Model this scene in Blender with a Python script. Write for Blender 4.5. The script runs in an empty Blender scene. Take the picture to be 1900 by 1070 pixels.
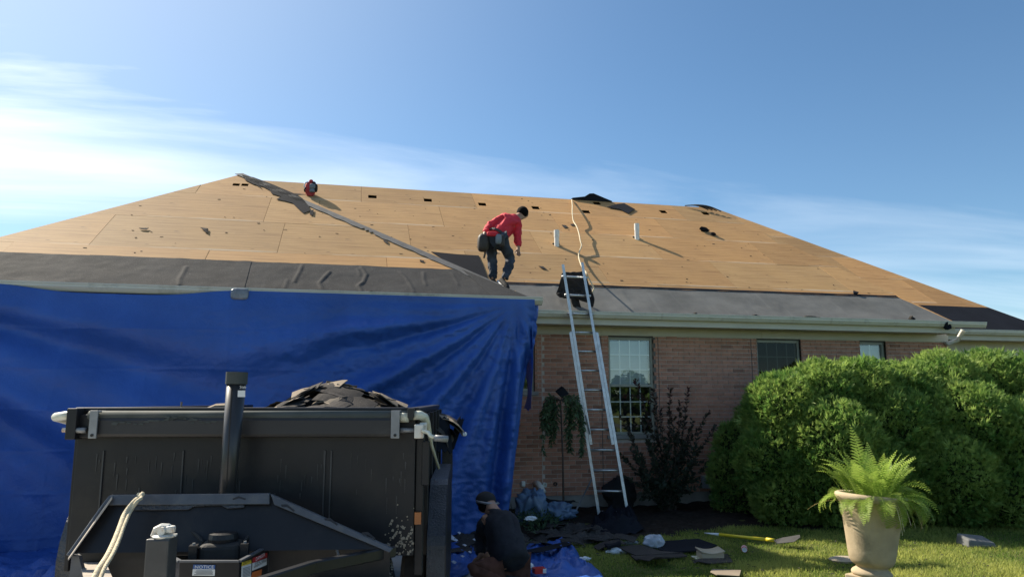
import bpy, bmesh, math, random
import numpy as np
from mathutils import Vector, Matrix, noise

random.seed(7)
RNG = np.random.default_rng(7)
S = bpy.context.scene
COL = S.collection

# ------------------------------------------------------------------ camera, sky, sun, exposure
FPX, PITCH, YAW, EYE = 1360.0, math.radians(8.7), math.radians(12.5), 1.7
cam_d = bpy.data.cameras.new('camera')
cam = bpy.data.objects.new('camera', cam_d)
COL.objects.link(cam)
cam_d.sensor_width = 36
cam_d.lens = FPX / 1900 * 36
cam_d.clip_end = 3000
cam.location = (0, 0, EYE)
cam.rotation_euler = (math.pi / 2 + PITCH, 0, -YAW)
S.camera = cam

SUN_EL, SUN_AZ = math.radians(41.0), math.radians(42)      # azimuth measured from +Y towards -X
sun_dir = Vector((-math.sin(SUN_AZ) * math.cos(SUN_EL), math.cos(SUN_AZ) * math.cos(SUN_EL), math.sin(SUN_EL)))
sun_d = bpy.data.lights.new('sun', 'SUN')
sun_d.energy = 4.0
sun_d.angle = math.radians(0.55)
sun_d.color = (1.0, 0.90, 0.74)
sun = bpy.data.objects.new('sun', sun_d)
COL.objects.link(sun)
sun.rotation_euler = sun_dir.to_track_quat('Z', 'Y').to_euler()
sun.location = (-30, 30, 30)

W = bpy.data.worlds.new('World')
S.world = W
W.use_nodes = True
wn, wl = W.node_tree.nodes, W.node_tree.links
wn.clear()
w_out = wn.new('ShaderNodeOutputWorld')
w_bg = wn.new('ShaderNodeBackground')
w_bg.inputs['Strength'].default_value = 0.092
sky = wn.new('ShaderNodeTexSky')
sky.sky_type = 'NISHITA'
sky.sun_disc = False
sky.sun_elevation = SUN_EL
sky.sun_rotation = -SUN_AZ
sky.air_density = 1.0
sky.dust_density = 0.05
sky.ozone_density = 2.2
tc = wn.new('ShaderNodeTexCoord')
sep = wn.new('ShaderNodeSeparateXYZ')
wl.new(tc.outputs['Generated'], sep.inputs[0])
def wmath(op, a, b=None, clamp=False):
    n = wn.new('ShaderNodeMath'); n.operation = op; n.use_clamp = clamp
    for i, v in enumerate((a, b)):
        if v is None: continue
        if isinstance(v, (int, float)): n.inputs[i].default_value = v
        else: wl.new(v, n.inputs[i])
    return n.outputs[0]
zc = wmath('ADD', wmath('MAXIMUM', sep.outputs['Z'], 0.0), 0.12)
comb = wn.new('ShaderNodeCombineXYZ')
wl.new(wmath('DIVIDE', sep.outputs['X'], zc), comb.inputs[0])
wl.new(wmath('DIVIDE', sep.outputs['Y'], zc), comb.inputs[1])
mp = wn.new('ShaderNodeMapping')
mp.inputs['Rotation'].default_value = (0, 0, math.radians(20))
mp.inputs['Scale'].default_value = (0.30, 1.2, 1)
mp.inputs['Location'].default_value = (0.3, 5.2, 0)
wl.new(comb.outputs[0], mp.inputs['Vector'])
nz = wn.new('ShaderNodeTexNoise')
nz.inputs['Scale'].default_value = 0.8
nz.inputs['Detail'].default_value = 9
nz.inputs['Roughness'].default_value = 0.55
nz.inputs['Distortion'].default_value = 0.5
wl.new(mp.outputs[0], nz.inputs['Vector'])
nz2 = wn.new('ShaderNodeTexNoise')
nz2.inputs['Scale'].default_value = 0.33
nz2.inputs['Detail'].default_value = 3
wl.new(comb.outputs[0], nz2.inputs['Vector'])
cr = wn.new('ShaderNodeValToRGB')
cr.color_ramp.elements[0].position = 0.46
cr.color_ramp.elements[1].position = 0.74
wl.new(nz.outputs['Fac'], cr.inputs[0])
cr2 = wn.new('ShaderNodeValToRGB')
cr2.color_ramp.elements[0].position = 0.40
cr2.color_ramp.elements[1].position = 0.66
wl.new(nz2.outputs['Fac'], cr2.inputs[0])
# thin cirrus is denser towards the sun side of the sky
dotn = wn.new('ShaderNodeVectorMath'); dotn.operation = 'DOT_PRODUCT'
nrm = wn.new('ShaderNodeVectorMath'); nrm.operation = 'NORMALIZE'
wl.new(tc.outputs['Generated'], nrm.inputs[0])
wl.new(nrm.outputs[0], dotn.inputs[0])
dotn.inputs[1].default_value = sun_dir
near_sun = wmath('POWER', wmath('MAXIMUM', dotn.outputs['Value'], 0.0), 6.5)
base_mask = wmath('MULTIPLY', cr.outputs[0], wmath('ADD', wmath('MULTIPLY', cr2.outputs[0], 0.70), 0.08))
veil = wmath('MULTIPLY', near_sun, wmath('ADD', wmath('MULTIPLY', cr.outputs[0], 2.6), 0.50))
low_band = wmath('MULTIPLY', wmath('SUBTRACT', 1.0, wmath('MULTIPLY', sep.outputs['Z'], 2.4, True), True), 0.05)
cmask = wmath('ADD', wmath('ADD', base_mask, veil), wmath('MULTIPLY', low_band, nz.outputs['Fac']), True)
wmix = wn.new('ShaderNodeMixRGB')
wl.new(cmask, wmix.inputs[0])
tintn = wn.new('ShaderNodeMixRGB'); tintn.blend_type = 'MULTIPLY'; tintn.inputs[0].default_value = 1.0
wl.new(sky.outputs[0], tintn.inputs[1]); tintn.inputs[2].default_value = (0.49, 0.615, 0.66, 1)
wl.new(tintn.outputs[0], wmix.inputs[1])
wmix.inputs[2].default_value = (6.6, 7.0, 7.4, 1)
wl.new(wmix.outputs[0], w_bg.inputs[0])
wl.new(w_bg.outputs[0], w_out.inputs[0])

S.view_settings.view_transform = 'Standard'
S.view_settings.look = 'None'
S.view_settings.gamma = 1
S.view_settings.use_curve_mapping = False
S.view_settings.exposure = 1.18
S.render.engine = 'CYCLES'
S.cycles.max_bounces = 6
S.cycles.transparent_max_bounces = 8
S.cycles.use_denoising = True

# ------------------------------------------------------------------ measuring: rays of the survey photograph into the place
_R = Vector((math.cos(YAW), -math.sin(YAW), 0))
_F = Vector((math.sin(YAW) * math.cos(PITCH), math.cos(YAW) * math.cos(PITCH), math.sin(PITCH)))
_U = _R.cross(_F)
EYEP = Vector((0, 0, EYE))
def ray(x, y): return _F + _R * ((x - 950) / FPX) + _U * ((535 - y) / FPX)
def atY(x, y, Y): r = ray(x, y); return EYEP + r * (Y / r.y)
def atZ(x, y, Z=0.0): r = ray(x, y); return EYEP + r * ((Z - EYE) / r.z)
FWD = Vector((math.sin(YAW), math.cos(YAW), 0))
def atD(x, y, d): r = ray(x, y); return EYEP + r * (d / r.dot(FWD))

# ------------------------------------------------------------------ materials
def new_mat(name):
    m = bpy.data.materials.new(name); m.use_nodes = True
    n, l = m.node_tree.nodes, m.node_tree.links
    return m, n, l, n['Principled BSDF']
def noise_node(n, l, scale, detail=4, vec=None, rough=0.55, stretch=None, coord='Object'):
    t = n.new('ShaderNodeTexNoise')
    t.inputs['Scale'].default_value = scale; t.inputs['Detail'].default_value = detail; t.inputs['Roughness'].default_value = rough
    c = n.new('ShaderNodeTexCoord'); o = c.outputs[coord]
    if stretch:
        mpn = n.new('ShaderNodeMapping'); mpn.inputs['Scale'].default_value = stretch; l.new(o, mpn.inputs[0]); o = mpn.outputs[0]
    l.new(o, t.inputs['Vector'])
    return t
def ramp(n, l, src, p0, p1, c0=(0, 0, 0, 1), c1=(1, 1, 1, 1)):
    r = n.new('ShaderNodeValToRGB')
    r.color_ramp.elements[0].position = p0; r.color_ramp.elements[1].position = p1
    r.color_ramp.elements[0].color = c0; r.color_ramp.elements[1].color = c1
    l.new(src, r.inputs[0]); return r
def c4(c): return (c[0], c[1], c[2], 1)
def mixc(n, l, fac, a, b, mode='MIX'):
    m = n.new('ShaderNodeMixRGB'); m.blend_type = mode
    for i, v in ((0, fac), (1, a), (2, b)):
        if isinstance(v, (int, float)): m.inputs[i].default_value = v
        elif isinstance(v, tuple): m.inputs[i].default_value = v if len(v) == 4 else c4(v)
        else: l.new(v, m.inputs[i])
    return m.outputs[0]
def simple(name, col, rough=0.6, metal=0.0, var=0.25, scale=6, bump=0.0, bscale=60, spec=0.5, tint=False, dirt=None, stretch=None, dscale=3):
    m, n, l, b = new_mat(name)
    t = noise_node(n, l, scale, 5, stretch=stretch)
    dk = tuple(x * (1 - var) for x in col); lt = tuple(min(1, x * (1 + var)) for x in col)
    r = ramp(n, l, t.outputs['Fac'], 0.3, 0.7, c4(dk), c4(lt))
    out = r.outputs[0]
    if tint:
        a = n.new('ShaderNodeAttribute'); a.attribute_name = 'tint'
        out = mixc(n, l, 1.0, out, a.outputs['Color'], 'MULTIPLY')
    if dirt:
        t2 = noise_node(n, l, dscale, 8, rough=0.7)
        r2 = ramp(n, l, t2.outputs['Fac'], 0.52, 0.72)
        out = mixc(n, l, r2.outputs[0], out, dirt)
    l.new(out, b.inputs['Base Color'])
    b.inputs['Roughness'].default_value = rough; b.inputs['Metallic'].default_value = metal
    b.inputs['Specular IOR Level'].default_value = spec
    if bump:
        t3 = noise_node(n, l, bscale, 6)
        bp = n.new('ShaderNodeBump'); bp.inputs['Strength'].default_value = bump; bp.inputs['Distance'].default_value = 0.01
        l.new(t3.outputs['Fac'], bp.inputs['Height']); l.new(bp.outputs[0], b.inputs['Normal'])
    return m
def leafy(name, c0, c1, trans=0.35, rough=0.55):
    m, n, l, b = new_mat(name)
    a = n.new('ShaderNodeAttribute'); a.attribute_name = 'tint'
    out = mixc(n, l, a.outputs['Fac'], c0, c1)
    l.new(out, b.inputs['Base Color']); b.inputs['Roughness'].default_value = rough
    b.inputs['Specular IOR Level'].default_value = 0.3
    tr = n.new('ShaderNodeBsdfTranslucent'); l.new(out, tr.inputs['Color'])
    mx = n.new('ShaderNodeMixShader'); mx.inputs[0].default_value = trans
    l.new(b.outputs[0], mx.inputs[1]); l.new(tr.outputs[0], mx.inputs[2])
    l.new(mx.outputs[0], n['Material Output'].inputs['Surface'])
    return m

M = {}
def plywood():
    m, n, l, b = new_mat('plywood')
    grain = noise_node(n, l, 3.0, 7, rough=0.65, stretch=(0.5, 7, 1))
    blot = noise_node(n, l, 0.9, 4)
    fine = noise_node(n, l, 22, 5, rough=0.7, stretch=(0.22, 3, 1))
    col = ramp(n, l, grain.outputs['Fac'], 0.30, 0.72, (0.34, 0.188, 0.076, 1), (0.55, 0.335, 0.148, 1)).outputs[0]
    bl = ramp(n, l, blot.outputs['Fac'], 0.35, 0.70)
    col = mixc(n, l, mixc(n, l, 0.45, (0, 0, 0), bl.outputs[0]), col, (0.57, 0.33, 0.125))
    st = ramp(n, l, fine.outputs['Fac'], 0.60, 0.74)
    col = mixc(n, l, mixc(n, l, 0.65, (0, 0, 0), st.outputs[0]), col, (0.20, 0.115, 0.06))
    streak = noise_node(n, l, 5, 6, rough=0.7, stretch=(0.11, 3.2, 1))
    sk = ramp(n, l, streak.outputs['Fac'], 0.50, 0.70)
    col = mixc(n, l, mixc(n, l, 0.7, (0, 0, 0), sk.outputs[0]), col, (0.25, 0.135, 0.055))
    grim = noise_node(n, l, 2.3, 8, rough=0.75)
    gm_ = ramp(n, l, grim.outputs['Fac'], 0.55, 0.75)
    col = mixc(n, l, mixc(n, l, 0.55, (0, 0, 0), gm_.outputs[0]), col, (0.25, 0.15, 0.08))
    # knots, nail marks and scuffs
    v = n.new('ShaderNodeTexVoronoi'); v.inputs['Scale'].default_value = 5.5
    c = n.new('ShaderNodeTexCoord'); mpn = n.new('ShaderNodeMapping'); mpn.inputs['Scale'].default_value = (0.5, 1.7, 1)
    l.new(c.outputs['Object'], mpn.inputs[0]); l.new(mpn.outputs[0], v.inputs['Vector'])
    kn = ramp(n, l, v.outputs['Distance'], 0.04, 0.12, (1, 1, 1, 1), (0, 0, 0, 1))
    vc = n.new('ShaderNodeSeparateColor'); l.new(v.outputs['Color'], vc.inputs[0])
    sel = ramp(n, l, vc.outputs[0], 0.45, 0.5)
    kk = mixc(n, l, 1.0, kn.outputs[0], sel.outputs[0], 'MULTIPLY')
    col = mixc(n, l, mixc(n, l, 0.75, (0, 0, 0), kk), col, (0.09, 0.05, 0.03))
    # pale stripe of chalk and primer along some upper edges
    sp = n.new('ShaderNodeSeparateXYZ'); l.new(c.outputs['Object'], sp.inputs[0])
    band = ramp(n, l, sp.outputs['Y'], 0.04, 0.065, (1, 1, 1, 1), (0, 0, 0, 1))
    pn = noise_node(n, l, 1.7, 4, stretch=(0.5, 1, 1))
    pnr = ramp(n, l, pn.outputs['Fac'], 0.43, 0.56)
    a2 = n.new('ShaderNodeAttribute'); a2.attribute_name = 'tint'
    col = mixc(n, l, mixc(n, l, 0.5, (0, 0, 0), mixc(n, l, 1.0, band.outputs[0], pnr.outputs[0], 'MULTIPLY')), col, (0.62, 0.52, 0.40))
    col = mixc(n, l, 1.0, col, a2.outputs['Color'], 'MULTIPLY')
    l.new(col, b.inputs['Base Color']); b.inputs['Roughness'].default_value = 0.75
    b.inputs['Specular IOR Level'].default_value = 0.25
    bp = n.new('ShaderNodeBump'); bp.inputs['Strength'].default_value = 0.12; bp.inputs['Distance'].default_value = 0.01
    l.new(fine.outputs['Fac'], bp.inputs['Height']); l.new(bp.outputs[0], b.inputs['Normal'])
    return m
M['ply'] = plywood()
def felt(name, col, speck, spf=0.5, bump=0.25):
    m, n, l, b = new_mat(name)
    t = noise_node(n, l, 1.4, 6, rough=0.65)
    r = ramp(n, l, t.outputs['Fac'], 0.32, 0.7, c4([x * 0.78 for x in col]), c4([x * 1.2 for x in col]))
    g = noise_node(n, l, 95, 2, rough=0.8)
    gr = ramp(n, l, g.outputs['Fac'], 0.60, 0.70)
    out = mixc(n, l, mixc(n, l, spf, (0, 0, 0), gr.outputs[0]), r.outputs[0], speck)
    w = noise_node(n, l, 2.2, 5, rough=0.6, stretch=(4, 0.3, 0.3))
    wr = ramp(n, l, w.outputs['Fac'], 0.55, 0.8)
    out = mixc(n, l, mixc(n, l, 0.35, (0, 0, 0), wr.outputs[0]), out, tuple(x * 1.6 for x in col))
    l.new(out, b.inputs['Base Color']); b.inputs['Roughness'].default_value = 0.85
    b.inputs['Specular IOR Level'].default_value = 0.08
    bp = n.new('ShaderNodeBump'); bp.inputs['Strength'].default_value = bump; bp.inputs['Distance'].default_value = 0.006
    l.new(g.outputs['Fac'], bp.inputs['Height']); l.new(bp.outputs[0], b.inputs['Normal'])
    return m
M['felt_brown'] = felt('felt_brown', (0.062, 0.060, 0.059), (0.25, 0.24, 0.23), 0.75)
M['felt_grey'] = felt('felt_grey', (0.150, 0.150, 0.143), (0.26, 0.26, 0.25), 0.3)
M['felt_black'] = felt('felt_black', (0.014, 0.016, 0.022), (0.04, 0.04, 0.05), 0.3)
M['shingle'] = felt('shingle', (0.055, 0.050, 0.047), (0.20, 0.18, 0.16), 0.6)
M['shingle_back'] = felt('shingle_back', (0.26, 0.215, 0.165), (0.12, 0.10, 0.08), 0.5)
M['brick'] = simple('brick_clay', (0.48, 0.242, 0.168), 0.85, var=0.16, scale=9, bump=0.5, bscale=80, spec=0.2, tint=True)
M['mortar'] = simple('mortar', (0.60, 0.52, 0.45), 0.95, var=0.15, scale=20, bump=0.4, bscale=90, spec=0.1)
M['concrete'] = simple('concrete', (0.30, 0.285, 0.26), 0.9, var=0.2, scale=5, bump=0.3, bscale=50, spec=0.2)
M['trim'] = simple('painted_trim', (0.56, 0.525, 0.435), 0.5, var=0.07, scale=2.5, spec=0.4)
M['gutter'] = simple('gutter_paint', (0.61, 0.58, 0.49), 0.38, var=0.06, scale=2, spec=0.5, dirt=(0.33, 0.31, 0.25), dscale=2.5)
M['frame'] = simple('window_frame_paint', (0.33, 0.33, 0.27), 0.45, var=0.06, scale=4)
M['frame_dark'] = simple('window_recess_paint', (0.10, 0.095, 0.085), 0.6, var=0.1)
M['muntin'] = simple('window_grid_white', (0.82, 0.82, 0.80), 0.5, var=0.04)
M['blind'] = simple('window_blind', (0.50, 0.54, 0.56), 0.8, var=0.05, scale=3)
M['dark_room'] = simple('dark_interior', (0.03, 0.03, 0.032), 0.9, var=0.2)
M['pvc'] = simple('pvc_white', (0.80, 0.79, 0.74), 0.4, var=0.05, dirt=(0.6, 0.57, 0.5), dscale=6)
M['alu'] = simple('aluminium', (0.62, 0.63, 0.64), 0.42, metal=0.85, var=0.15, scale=14, dirt=(0.42, 0.41, 0.38), dscale=9)
M['black_paint'] = simple('trailer_black_paint', (0.016, 0.0165, 0.019), 0.4, var=0.35, scale=2.2, spec=0.32, dirt=(0.030, 0.029, 0.027), dscale=2.4, bump=0.5, bscale=2.6)
M['black_rub'] = simple('black_rubber', (0.022, 0.022, 0.022), 0.8, var=0.3, bump=0.2)
M['vinyl'] = simple('black_vinyl', (0.020, 0.020, 0.022), 0.5, var=0.3, scale=1.5, dirt=(0.055, 0.053, 0.05), dscale=3, stretch=(0.5, 2, 3))
M['grey_metal'] = simple('grey_metal', (0.24, 0.25, 0.26), 0.45, metal=0.3, var=0.2, scale=8)
M['dull_metal'] = simple('dull_tube', (0.075, 0.085, 0.083), 0.75, spec=.15, metal=0.0, var=0.25, scale=4, dirt=(0.09, 0.09, 0.085))
M['cream_metal'] = simple('cream_paint', (0.62, 0.63, 0.52), 0.4, var=0.08, dirt=(0.4, 0.36, 0.28), dscale=8)
M['white_cast'] = simple('zinc_casting', (0.66, 0.64, 0.58), 0.45, metal=0.2, var=0.15, dirt=(0.42, 0.22, 0.09), dscale=14)
M['rope'] = simple('cream_rope', (0.62, 0.53, 0.36), 0.85, var=0.2, scale=50, bump=0.6, bscale=110)
M['sunplate'] = simple('sunlit_deck_plate', (0.36, 0.31, 0.255), 0.8, var=0.2, scale=3, bump=0.15, stretch=(0.6, 5, 1))  # pale tone carries the sunlight on trailer metal in its colour
M['diamond'] = simple('tread_plate', (0.06, 0.065, 0.075), 0.4, metal=0.4, var=0.3, bump=0.9, bscale=70)
M['terracotta'] = simple('planter_stone', (0.45, 0.36, 0.24), 0.8, var=0.16, scale=5, bump=0.2, bscale=60, dirt=(0.22, 0.18, 0.12), dscale=3, spec=0.2)
M['drive'] = simple('bounce_concrete', (0.44, 0.41, 0.36), 0.9, var=0.12, scale=2, spec=0.2)  # kept pale to throw sunlight back at the shaded walls
M['asphalt'] = simple('asphalt', (0.06, 0.06, 0.06), 0.9, var=0.2, scale=3)
M['soil'] = simple('mulch_soil', (0.028, 0.022, 0.018), 0.95, var=0.5, scale=16, bump=1.0, bscale=30, spec=0.1)
M['bark'] = simple('bark', (0.085, 0.062, 0.048), 0.9, var=0.3, scale=30, bump=0.5)
M['white_plastic'] = simple('white_plastic', (0.72, 0.74, 0.77), 0.45, var=0.1, scale=9, bump=0.15, bscale=25)
M['bag_plastic'] = simple('bag_plastic', (0.42, 0.47, 0.54), 0.35, var=0.35, scale=9, bump=0.2, bscale=25)
M['blue_print'] = simple('blue_print', (0.03, 0.10, 0.30), 0.5, var=0.1)
M['can_red'] = simple('can_red', (0.55, 0.03, 0.03), 0.3, var=0.1)
M['orange'] = simple('orange_print', (0.55, 0.14, 0.03), 0.5, var=0.1)
M['amber'] = simple('amber_lens', (0.42, 0.13, 0.03), 0.35, var=0.1)
M['yellow'] = simple('yellow_handle', (0.66, 0.53, 0.03), 0.45, var=0.1)
M['yellow_print'] = simple('yellow_print', (0.66, 0.50, 0.05), 0.5, var=0.05)
M['ink'] = simple('ink_black', (0.015, 0.015, 0.016), 0.6, var=0.0)
M['paper'] = simple('sticker_white', (0.66, 0.68, 0.68), 0.5, var=0.05)
M['paper_ink'] = simple('sticker_small_print', (0.22, 0.23, 0.24), 0.6, var=0.1)
M['red_print'] = simple('sticker_red', (0.42, 0.03, 0.03), 0.5, var=0.05)
M['tan_vent'] = simple('vent_tan_paint', (0.42, 0.36, 0.26), 0.5, var=0.08)
M['tape'] = simple('grey_tape', (0.20, 0.21, 0.235), 0.35, metal=0.2, var=0.25, scale=12)
M['steel_dark'] = simple('shovel_steel', (0.035, 0.035, 0.036), 0.7, metal=0.0, var=0.3)
M['skin'] = simple('skin', (0.36, 0.20, 0.135), 0.55, var=0.1, scale=8)
M['hair'] = simple('black_hair', (0.006, 0.0055, 0.0055), 0.85, spec=.1, var=0.3, scale=60, bump=0.8, bscale=140)
M['red_shirt'] = simple('red_shirt', (0.62, 0.025, 0.045), 0.8, var=0.16, scale=7, bump=0.6, bscale=16)
M['jeans'] = simple('dark_jeans', (0.035, 0.045, 0.065), 0.85, var=0.5, scale=6, bump=0.6, bscale=18)
M['jacket'] = simple('black_jacket', (0.013, 0.013, 0.015), 0.85, var=0.4, scale=8, bump=0.5, bscale=22)
M['sweat'] = simple('navy_sweatshirt', (0.014, 0.016, 0.024), 0.9, var=0.3, scale=8, bump=0.6, bscale=18)
M['brown_pants'] = simple('rust_trousers', (0.135, 0.055, 0.036), 0.9, var=0.3, scale=8, bump=0.7, bscale=16)
M['leather'] = simple('pouch_leather', (0.035, 0.028, 0.024), 0.6, var=0.3, scale=18)
M['bag_red'] = simple('bag_red', (0.42, 0.04, 0.045), 0.8, var=0.25, scale=14, bump=0.4)
M['bag_grey'] = simple('bag_grey', (0.17, 0.20, 0.23), 0.8, var=0.2, scale=14)
M['grey_box'] = simple('meter_grey', (0.30, 0.33, 0.36), 0.5, var=0.1)
M['splash'] = simple('splash_block', (0.13, 0.135, 0.135), 0.9, var=0.15, scale=14, bump=0.4)
M['stone'] = simple('step_stone', (0.34, 0.29, 0.22), 0.9, var=0.2, scale=8, bump=0.4)

def tarp_mat():
    m, n, l, b = new_mat('blue_tarp')
    t = noise_node(n, l, 1.1, 5)
    r = ramp(n, l, t.outputs['Fac'], 0.3, 0.72, (0.026, 0.088, 0.34, 1), (0.042, 0.140, 0.52, 1))
    l.new(r.outputs[0], b.inputs['Base Color']); b.inputs['Roughness'].default_value = 0.44
    b.inputs['Specular IOR Level'].default_value = 0.5
    cw = noise_node(n, l, 15, 6, rough=0.6)
    fold = n.new('ShaderNodeTexVoronoi'); fold.feature = 'DISTANCE_TO_EDGE'; fold.inputs['Scale'].default_value = 9
    c = n.new('ShaderNodeTexCoord'); mpn = n.new('ShaderNodeMapping'); mpn.inputs['Scale'].default_value = (1, 1, 1.3)
    dn = noise_node(n, l, 3, 3); ad = n.new('ShaderNodeVectorMath'); ad.operation = 'ADD'
    l.new(c.outputs['Object'], mpn.inputs[0]); l.new(mpn.outputs[0], ad.inputs[0]); l.new(dn.outputs['Color'], ad.inputs[1]); l.new(ad.outputs[0], fold.inputs['Vector'])
    mx = n.new('ShaderNodeMath'); mx.operation = 'ADD'
    fm = n.new('ShaderNodeMath'); fm.operation = 'MINIMUM'; fm.inputs[1].default_value = 0.12; l.new(fold.outputs['Distance'], fm.inputs[0])
    l.new(cw.outputs['Fac'], mx.inputs[0]); l.new(fm.outputs[0], mx.inputs[1])
    bp = n.new('ShaderNodeBump'); bp.inputs['Strength'].default_value = 0.36; bp.inputs['Distance'].default_value = 0.03
    l.new(mx.outputs[0], bp.inputs['Height']); l.new(bp.outputs[0], b.inputs['Normal'])
    tr = n.new('ShaderNodeBsdfTranslucent'); tr.inputs['Color'].default_value = (0.02, 0.07, 0.42, 1)
    ms = n.new('ShaderNodeMixShader'); ms.inputs[0].default_value = 0.12
    l.new(b.outputs[0], ms.inputs[1]); l.new(tr.outputs[0], ms.inputs[2]); l.new(ms.outputs[0], n['Material Output'].inputs['Surface'])
    return m
M['tarp'] = tarp_mat()
def glass_mat(name, refl, tint=(0.85, 0.9, 0.9)):
    m, n, l, b = new_mat(name)
    g = n.new('ShaderNodeBsdfGlossy'); g.inputs['Roughness'].default_value = 0.015; g.inputs['Color'].default_value = (0.92, 0.97, 1, 1)
    t = n.new('ShaderNodeBsdfTransparent'); t.inputs['Color'].default_value = c4(tint)
    w = noise_node(n, l, 2.5, 2)
    bp = n.new('ShaderNodeBump'); bp.inputs['Strength'].default_value = 0.04; bp.inputs['Distance'].default_value = 0.02
    l.new(w.outputs['Fac'], bp.inputs['Height']); l.new(bp.outputs[0], g.inputs['Normal'])
    mx = n.new('ShaderNodeMixShader'); mx.inputs[0].default_value = refl
    l.new(t.outputs[0], mx.inputs[1]); l.new(g.outputs[0], mx.inputs[2]); l.new(mx.outputs[0], n['Material Output'].inputs['Surface'])
    return m
M['glass'] = glass_mat('window_glass', 0.13)
M['glass_screen'] = glass_mat('screened_window_glass', 0.018, (0.35, 0.37, 0.36))
def ground_mat():
    m, n, l, b = new_mat('lawn_ground')
    t = noise_node(n, l, 1.2, 6); f = noise_node(n, l, 45, 4, rough=0.7)
    a = ramp(n, l, t.outputs['Fac'], 0.35, 0.68, (0.085, 0.12, 0.028, 1), (0.19, 0.185, 0.07, 1))
    out = mixc(n, l, mixc(n, l, 0.5, (0, 0, 0), f.outputs['Fac']), a.outputs[0], (0.03, 0.035, 0.012))
    l.new(out, b.inputs['Base Color']); b.inputs['Roughness'].default_value = 0.95; b.inputs['Specular IOR Level'].default_value = 0.1
    bp = n.new('ShaderNodeBump'); bp.inputs['Strength'].default_value = 0.8; bp.inputs['Distance'].default_value = 0.03
    l.new(f.outputs['Fac'], bp.inputs['Height']); l.new(bp.outputs[0], b.inputs['Normal'])
    return m
M['ground'] = ground_mat()
M['grass'] = leafy('grass_blade', (0.105, 0.20, 0.028), (0.46, 0.48, 0.13), 0.55)
M['bush'] = leafy('arborvitae_leaf', (0.075, 0.190, 0.038), (0.40, 0.51, 0.13), 0.5)
M['fern'] = leafy('fern_leaf', (0.14, 0.28, 0.035), (0.40, 0.50, 0.10), 0.5)
M['fern_dry'] = leafy('fern_dry_leaf', (0.24, 0.20, 0.06), (0.33, 0.26, 0.10), 0.4)
M['plum'] = leafy('plum_leaf', (0.042, 0.058, 0.036), (0.105, 0.034, 0.036), 0.25)
M['weep'] = leafy('weeping_leaf', (0.05, 0.09, 0.045), (0.12, 0.18, 0.08), 0.3)
M['peren'] = leafy('perennial_leaf', (0.030, 0.070, 0.030), (0.085, 0.14, 0.065), 0.25)
M['tree'] = leafy('tree_leaf', (0.03, 0.07, 0.015), (0.08, 0.13, 0.03), 0.25)
M['bluebag'] = simple('blue_grey_sheet', (0.10, 0.165, 0.27), 0.42, var=0.25, scale=5, bump=0.2)

# ------------------------------------------------------------------ object helpers
def put(o, parent=None, label=None, cat=None, group=None, kind=None):
    COL.objects.link(o)
    if parent is not None:
        o.parent = parent
    if label: o['label'] = label
    if cat: o['category'] = cat
    if group: o['group'] = group
    if kind: o['kind'] = kind
    return o
def thing(name, label, cat, loc=(0, 0, 0), rz=0.0, group=None):
    o = bpy.data.objects.new(name, None); o.empty_display_size = 0.1
    o.location = loc; o.rotation_euler = (0, 0, rz)
    return put(o, None, label, cat, group)
def basis(o):
    return Matrix.Translation(o.location) @ o.rotation_euler.to_matrix().to_4x4()

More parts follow.
